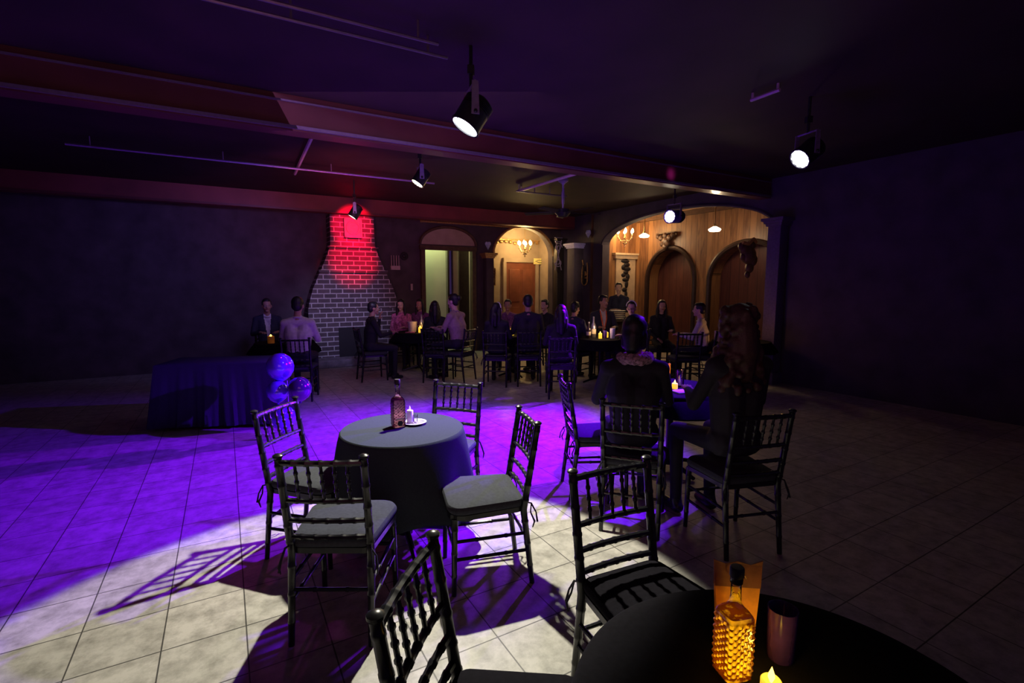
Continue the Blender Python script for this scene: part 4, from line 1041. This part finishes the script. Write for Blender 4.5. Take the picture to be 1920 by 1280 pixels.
    D['skin'] = np.minimum(D['skin'], np.linalg.norm(v-np.array(hc), axis=1)-.105)
    best = np.argmin(np.stack([D[t] for t in tags]), axis=0)
    idx = {t: i for i, t in enumerate(tags)}
    verts = v.tolist(); faces = list(f)
    fm = []
    inv = HM.inverted(); R3 = np.array(inv.to_3x3()); lv = (v@R3.T)+np.array(inv.translation)
    for q in f:
        t = int(np.bincount(best[q], minlength=4).argmax()); c = v[q].mean(axis=0); lc = lv[q].mean(axis=0)
        if t == 2 and abs(lc[0]) < .024 and lc[1] > .075 and -.069 < lc[2] < -.051: t = 5
        if shirt and t == 0 and c[1] > 0 and abs(c[0]) < .015+.11*max(0, (c[2]-hz-.12)) and c[2] > hz+.14: t = 4
        fm.append(t)
    mats = [M[top], M[pants], M[skin], M['shoe'], M[shirt] if shirt else M[top], M['lip'], M['eye'], M['iris']]
    for (El, Wr, k) in hands:
        d = (Wr-El).normalized(); z = Vector((0, 0, 1)); 
        if arms[k] == 'face': z = Vector((0, -1, 0))
        x = d.cross(z).normalized(); z = x.cross(d)
        T = np.array([[x.x, d.x, z.x], [x.y, d.y, z.y], [x.z, d.z, z.z]])
        hv = HV.copy(); 
        if k == 0: hv[:, 0] *= -1
        hv = (hv*fem)@T.T+np.array(Wr+d*.005); o = len(verts); verts += hv.tolist()
        for q in HF: q2 = [i+o for i in q]; faces.append(q2[::-1] if k == 0 else q2); fm.append(2)
    eb = MB(); n0 = len(verts)
    for k in (-1, 1):
        for (c_, rr, mi) in (((k*.030, .0745, -.003), (.014, .012, .0085), 6), ((k*.030, .0835, -.003), (.0058, .005, .0058), 7)):
            e = MB(); e.ball((0, 0, 0), rr, 10, T=HM@Matrix.Translation(Vector(c_)*hs)); o = len(verts); verts += [tuple(p) for p in e.v]
            for q in e.f: faces.append([i+o for i in q]); fm.append(mi)
    me = bpy.data.meshes.new('body'); me.from_pydata(verts, [], faces)
    for m_ in mats: me.materials.append(m_)
    me.polygons.foreach_set('material_index', fm); me.polygons.foreach_set('use_smooth', [True]*len(faces)); me.update()
    bo = bpy.data.objects.new('body', me); COL.objects.link(bo); bo.parent = root
    # hair
    if hair:
        bob = hair == 'bob'
        h = MB(); 
        def hb(c, r, n=14): h.ball((0, 0, 0), r, n, T=HM@Matrix.Translation(Vector(c)*hs))
        hb((0, -.022, .048), (.081, .088, .088)); hb((0, -.050, .0), (.074, .062, .075)); hb((0, .035, .095), (.060, .045, .030)) 
        for k in (-1, 1): hb((k*.062, .0, .045), (.02, .05, .045))
        if bob:
            cap(h, hp(0, -.055, -.01), hp(0, -.062, -.085), .068, .058)
            for k in (-1, 1): cap(h, hp(k*.06, -.01, .0), hp(k*.062, -.025, -.085), .030, .026)
        if hair in ('long', 'curly'):
            for k in (-1, 1):
                cap(h, hp(k*.07, .01, .03), hp(k*.085, -.005, -.10), .026, .034); cap(h, hp(k*.085, -.005, -.10), hp(k*.09, -.01, -.24), .034, .03)
            cap(h, hp(0, -.07, .0), hp(0, -.085, -.16), .07, .075); cap(h, hp(0, -.085, -.16), hp(0, -.095, -.30), .072, .05)
            cap(h, hp(-.05, -.075, -.1), hp(-.06, -.085, -.28), .05, .035); cap(h, hp(.05, -.075, -.1), hp(.06, -.085, -.28), .05, .035)
        if hair == 'curly':
            rr = random.Random(4)
            for i in range(150):
                a = rr.uniform(-2.6, 2.6)-PI/2; t = rr.random(); R_ = .085+.075*t
                hb((R_*math.cos(a), R_*math.sin(a)*.85-.02, .12-.52*t), rr.uniform(.018, .032), 8)
        if hair == 'bun': hb((0, -.11, .06), (.045, .045, .045))
        hv, hf = vox(h, .009, 2)
        nrm = rng.rand(len(hv), 3)-.5; hv = hv+nrm*.0022
        me = bpy.data.meshes.new('hair'); me.from_pydata(hv.tolist(), [], hf); me.polygons.foreach_set('use_smooth', [True]*len(hf)); me.materials.append(M[hairm])
        ho = bpy.data.objects.new('hair', me); COL.objects.link(ho); ho.parent = root
    # collar
    if top in ('jacket', 'navy', 'greyshirt', 'pinkshirt', 'whiteshirt') or shirt:
        b = MB(); cpts = []
        for i in range(20):
            a = 2*PI*i/20; cpts.append(neck0+Vector((.062*math.cos(a), .060*math.sin(a)+.008, .020-.02*math.sin(a))))
        b.tube(cpts, .013, 8, closed=True); b.build('collar', M[shirt] if shirt else M[top], root)
    if 'glasses' in extras:
        b = MB()
        for k in (-1, 1):
            b.tube([hp(k*.031+.022*math.cos(t*PI/8), .093, -.002+.017*math.sin(t*PI/8)) for t in range(16)], .0025, 5, closed=True)
            b.tube([hp(k*.053, .092, .0), hp(k*.078, .0, .005)], .0022, 5)
        b.tube([hp(-.009, .096, 0), hp(.009, .096, 0)], .0022, 5); b.build('glasses', M['metal_dark'], root)
    if 'headband' in extras:
        b = MB(); b.tube([hp(.088*math.cos(t*PI/10), -.0+.02*1, .04+.098*math.sin(t*PI/10)) for t in range(11)], .008, 6); b.build('headband', M['white'], root)
    if 'lanyard' in extras:
        b = MB(); 
        for k in (-1, 1): b.tube([neck0+Vector((k*.055, .045, .03)), neck0+Vector((k*.05, .12, -.10)), neck0+Vector((k*.02, .135, -.24)), neck0+Vector((0, .14, -.34))], .011, 6)
        b.build('lanyard', M['orange'], root)
    if 'scarf' in extras:
        b = MB(); rr = random.Random(2)
        for i in range(26):
            a = 2*PI*i/26; b.ball(neck0+Vector((.095*math.cos(a), .085*math.sin(a), .02+.012*rr.random())), (.034, .03, .03+.012*rr.random()), 8)
        b.build('scarf', M['scarf'], root)
    if 'vest' in extras: pass
    root.scale = (s, s, s)
    return root
def face_to(p, q): return math.atan2(q[1]-p[1], q[0]-p[0])-PI/2
def seat_person(px, py, d, yaw_deg, label, chair=None, **kw):
    """px,py: head-centre pixel, d: depth of head"""
    p = at_y(px, py, d); yaw = math.radians(yaw_deg)
    s = kw.pop('s', None); sit = kw.get('sit', True); base = (.63+.50+.10+.095) if sit else (.93+.50+.10+.095)
    lean = kw.get('lean', 0)
    if s is None: s = max(.94, min(1.13, p.z/base))
    if chair is None and sit:
        pass
    r = person((p.x, p.y), yaw, label, s=s, **kw)
    # move root so the head is above p
    off = (math.sin(lean)*.5+.03)*s; r.location.x = p.x+math.sin(yaw)*off; r.location.y = p.y-math.cos(yaw)*off
    if chair and sit: chair_at((r.location.x+math.sin(yaw)*-.03, r.location.y+math.cos(yaw)*.03, 0), yaw, chair, 'chiavari chairs under the far guests')
    return r
# yaw: 0 faces away (+Y), 90 faces left(-X), -90 faces right, 180 faces camera
seat_person(500, 574, 7.6, -60+180-180, 'man in dark suit at the far left table facing right', None, top='navy', arms=('table', 'face'), chair=None, headyaw=-.5) if False else None
seat_person(500, 573, 8.6, -150, 'man in dark suit at far left, facing the guest in the pale shirt', 'chiavari chair under the suited man at far left', top='navy', shirt='whiteshirt', arms=('table', 'table'))
seat_person(558, 573, 7.15, 12, 'man in pale grey shirt seen from behind beside the fireplace', 'chiavari chair under the man in the pale grey shirt', top='greyshirt', hairm='hair_b', arms=('table', 'table'), lean=.06, legs='out')
seat_person(700, 578, 8.6, -60, 'dark-clothed guest with raised hand in front of the fireplace', 'chiavari chair under the guest with raised hand', top='jacket', arms=('face', 'table'), lean=.1)
seat_person(752, 588, 9.95, 180, 'woman in pink patterned blouse facing forward behind the candle table', 'chiavari chair under the woman in the pink blouse', top='pinktop', female=True, hair='long', arms=('table', 'lap'), skin='skin_l')
seat_person(787, 576, 10.2, 165, 'woman in plum top in front of the left door frame', 'chiavari chair under the woman in the plum top', top='plumtop', female=True, hair='long', arms=('table', 'lap'))
seat_person(815, 576, 9.0, 15, 'long-haired woman silhouetted against the pale green doorway', 'chiavari chair under the long-haired silhouetted woman', top='jacket', female=True, hair='long', arms=('table', 'table'))
seat_person(850, 564, 8.6, 62, 'guest in dusty pink shirt leaning forward before the doorway', 'chiavari chair under the guest in the dusty pink shirt', top='pinkshirt', hair='bun', arms=('table', 'table'), lean=.18, skin='skin_l')
chair_posts((787, 616), (833, 617), (0, 1), 'empty chiavari chair, back to the viewer, at the doorway table', 'chiavari chairs under the far guests')
seat_person(932, 592, 8.15, -8, 'guest in dark top with pale hairband below the niche pilaster', 'chiavari chair under the guest with the pale hairband', top='jacket', female=True, hair='long', arms=('table', 'table'), headyaw=-.8, extras=('headband',))
seat_person(952, 578, 9.95, 175, 'dark-haired guest facing forward in front of the red door', 'chiavari chair under the guest facing forward at the niche', top='plumtop', hair='short', arms=('table', 'table'))
seat_person(990, 567, 8.2, 4, 'man in black jacket seen from behind under the chandelier', 'chiavari chair under the man in black below the chandelier', top='jacket', arms=('table', 'table'))
seat_person(1021, 578, 9.8, 140, 'guest with light face turned left, right of the red door', 'chiavari chair under the guest right of the red door', top='jacket', arms=('table', 'table'), skin='skin_l')
seat_person(1052, 590, 7.3, 0, 'large dark-coated guest seen from behind at centre', 'chiavari chair under the large dark-coated guest', top='jacket', hair='long', arms=('table', 'table'))
seat_person(1078, 600, 8.6, -40, 'guest in violet-lit dark shirt next to the large dark coat', 'chiavari chair under the guest in the violet-lit shirt', top='navy', arms=('table', 'table'))
seat_person(1131, 566, 9.35, -175, 'man with orange lanyard and open dark jacket at the crowded table', 'chiavari chair under the man with the orange lanyard', top='navy', shirt='whiteshirt', arms=('table', 'table'), extras=('lanyard',), headyaw=.5)
seat_person(1184, 578, 8.35, 120, 'man with glasses and pale headband in black jacket at the crowded table', 'chiavari chair under the man with glasses', top='jacket', shirt='whiteshirt', hair='short', arms=('table', 'lap'), extras=('glasses', 'headband'), skin='skin_l', headyaw=.7)
pst = at_y(1160, 540, 11.0)
seat_person(1160, 540, 11.0, 150, 'standing person in dark shirt before the cream panel', None, top='navy', sit=False, arms=('cross', 'cross'), skin='skin_l', headyaw=.3)
seat_person(1241, 574, 9.2, 178, 'woman with long black hair facing forward before the left wooden recess', 'chiavari chair under the black-haired woman', top='jacket', female=True, hair='long', arms=('table', 'lap'), skin='skin_l')
seat_person(1311, 584, 8.2, 60, 'man in profile with white sleeves and grey vest before the right recess', 'chiavari chair under the man with white sleeves', top='whiteshirt', arms=('table', 'table'), lean=.12, skin='skin_l')
seat_person(1283, 640, 5.6, 0, 'dark guest seen from behind beyond the orange card', 'chiavari chair under the dark guest beyond the orange card', top='jacket', arms=('table', 'table'), s=1.0, voxel=.009) if False else None
chair_posts((1268, 622), (1322, 622), (0, 1), 'empty chiavari chair in front of the man with white sleeves', 'chiavari chairs under the far guests')
# the two nearest guests
pH = at_y(1192, 652, 3.36)
r_ = person((pH.x, pH.y+.02), math.radians(-8), 'guest in dark jacket and speckled scarf seen from behind, nearest left of the right table', top='jacket', hair='bob', hairm='hair_b', arms=('table', 'table'), extras=('scarf',), s=1.0, voxel=.008, headyaw=-.35)
chH.location.x = r_.location.x+.01; chH.location.y = r_.location.y-.02+.0
pI = at_y(1385, 665, 3.1)
rI = person((pI.x, pI.y), math.radians(12), 'guest with long curly dark hair seen from behind at the right picture edge', top='jacket', hair='curly', hairm='hair_br', arms=('table', 'table'), female=True, s=1.06, voxel=.008)
chI.location.x = rI.location.x; chI.location.y = rI.location.y; chI.rotation_euler.z = math.radians(12)
# ------------------------------------------------------------------ lighting, world, colour
w = bpy.data.worlds.new('dim_room'); SC.world = w; w.use_nodes = True
bg = w.node_tree.nodes['Background']; bg.inputs['Color'].default_value = (.45, .22, .9, 1); bg.inputs['Strength'].default_value = .05
def area(loc, aim, size, power, col, name='dim_fill'):
    l = bpy.data.lights.new(name, 'AREA'); l.energy = power; l.color = col; l.size = size
    o = bpy.data.objects.new(name, l); COL.objects.link(o); o.location = loc
    o.rotation_euler = (Vector(aim)-Vector(loc)).to_track_quat('-Z', 'Y').to_euler(); return o
area((-.5, .2, 2.35), (-.5, 3.6, 4.6), 2.5, 13, (.85, .28, .42), 'added_fill')  # added area fills without any real lamp, lifting ceiling, beams and back
area((-1, 5.0, 2.6), (-1, 9, 3.6), 2.5, 10, (.6, .3, .8), 'added_fill')
area((-1, 7.2, 3.35), (-1, 10.5, 0), 3, 26, (.55, .32, .75), 'added_fill')
spot((-2.2, 6.2, 3.0), W(-.6, VB, 1.9), 160, (.25, .2, 1), 60, 1, .2, 'blue_wash')  # added blue washes without a fixture, brightening left wall and chimney base
spot((-1.3, 6.3, 3.0), W(fc-.3, 10.9, .9), 330, (.45, .45, 1), 30, 1, .1, 'blue_wash')
spot((-2.0, 6.0, 2.2), (-2.6, 8.9, 3.3), 110, (1, .2, .18), 95, 1, .2, 'red_wash')  # added wash without a fixture, reddening the far beam
spot((-2.0, 5.4, 3.3), (-1.6, 4.2, 0), 45, (.9, .03, .8), 70, 1, .1, 'magenta_wash')
spot(W(6.2, 9.0, 3.0), W(7.7, 11.0, 2.1), 70, (1, .7, .4), 50, 1, .1, 'warm_wash')  # added wash without a fixture, brightening the gilt scrolls
spot(W(5.5, 9.4, 3.3), W(4.6, 7.4, 0), 60, (1, .6, .3), 60, 1, .2, 'warm_wash')
SC.view_settings.view_transform = 'Standard'; SC.view_settings.look = 'None'; SC.view_settings.exposure = 0; SC.view_settings.gamma = 1
SC.cycles.max_bounces = 6; SC.cycles.transparent_max_bounces = 12; SC.cycles.sample_clamp_indirect = 3
SC.cycles.use_denoising = True
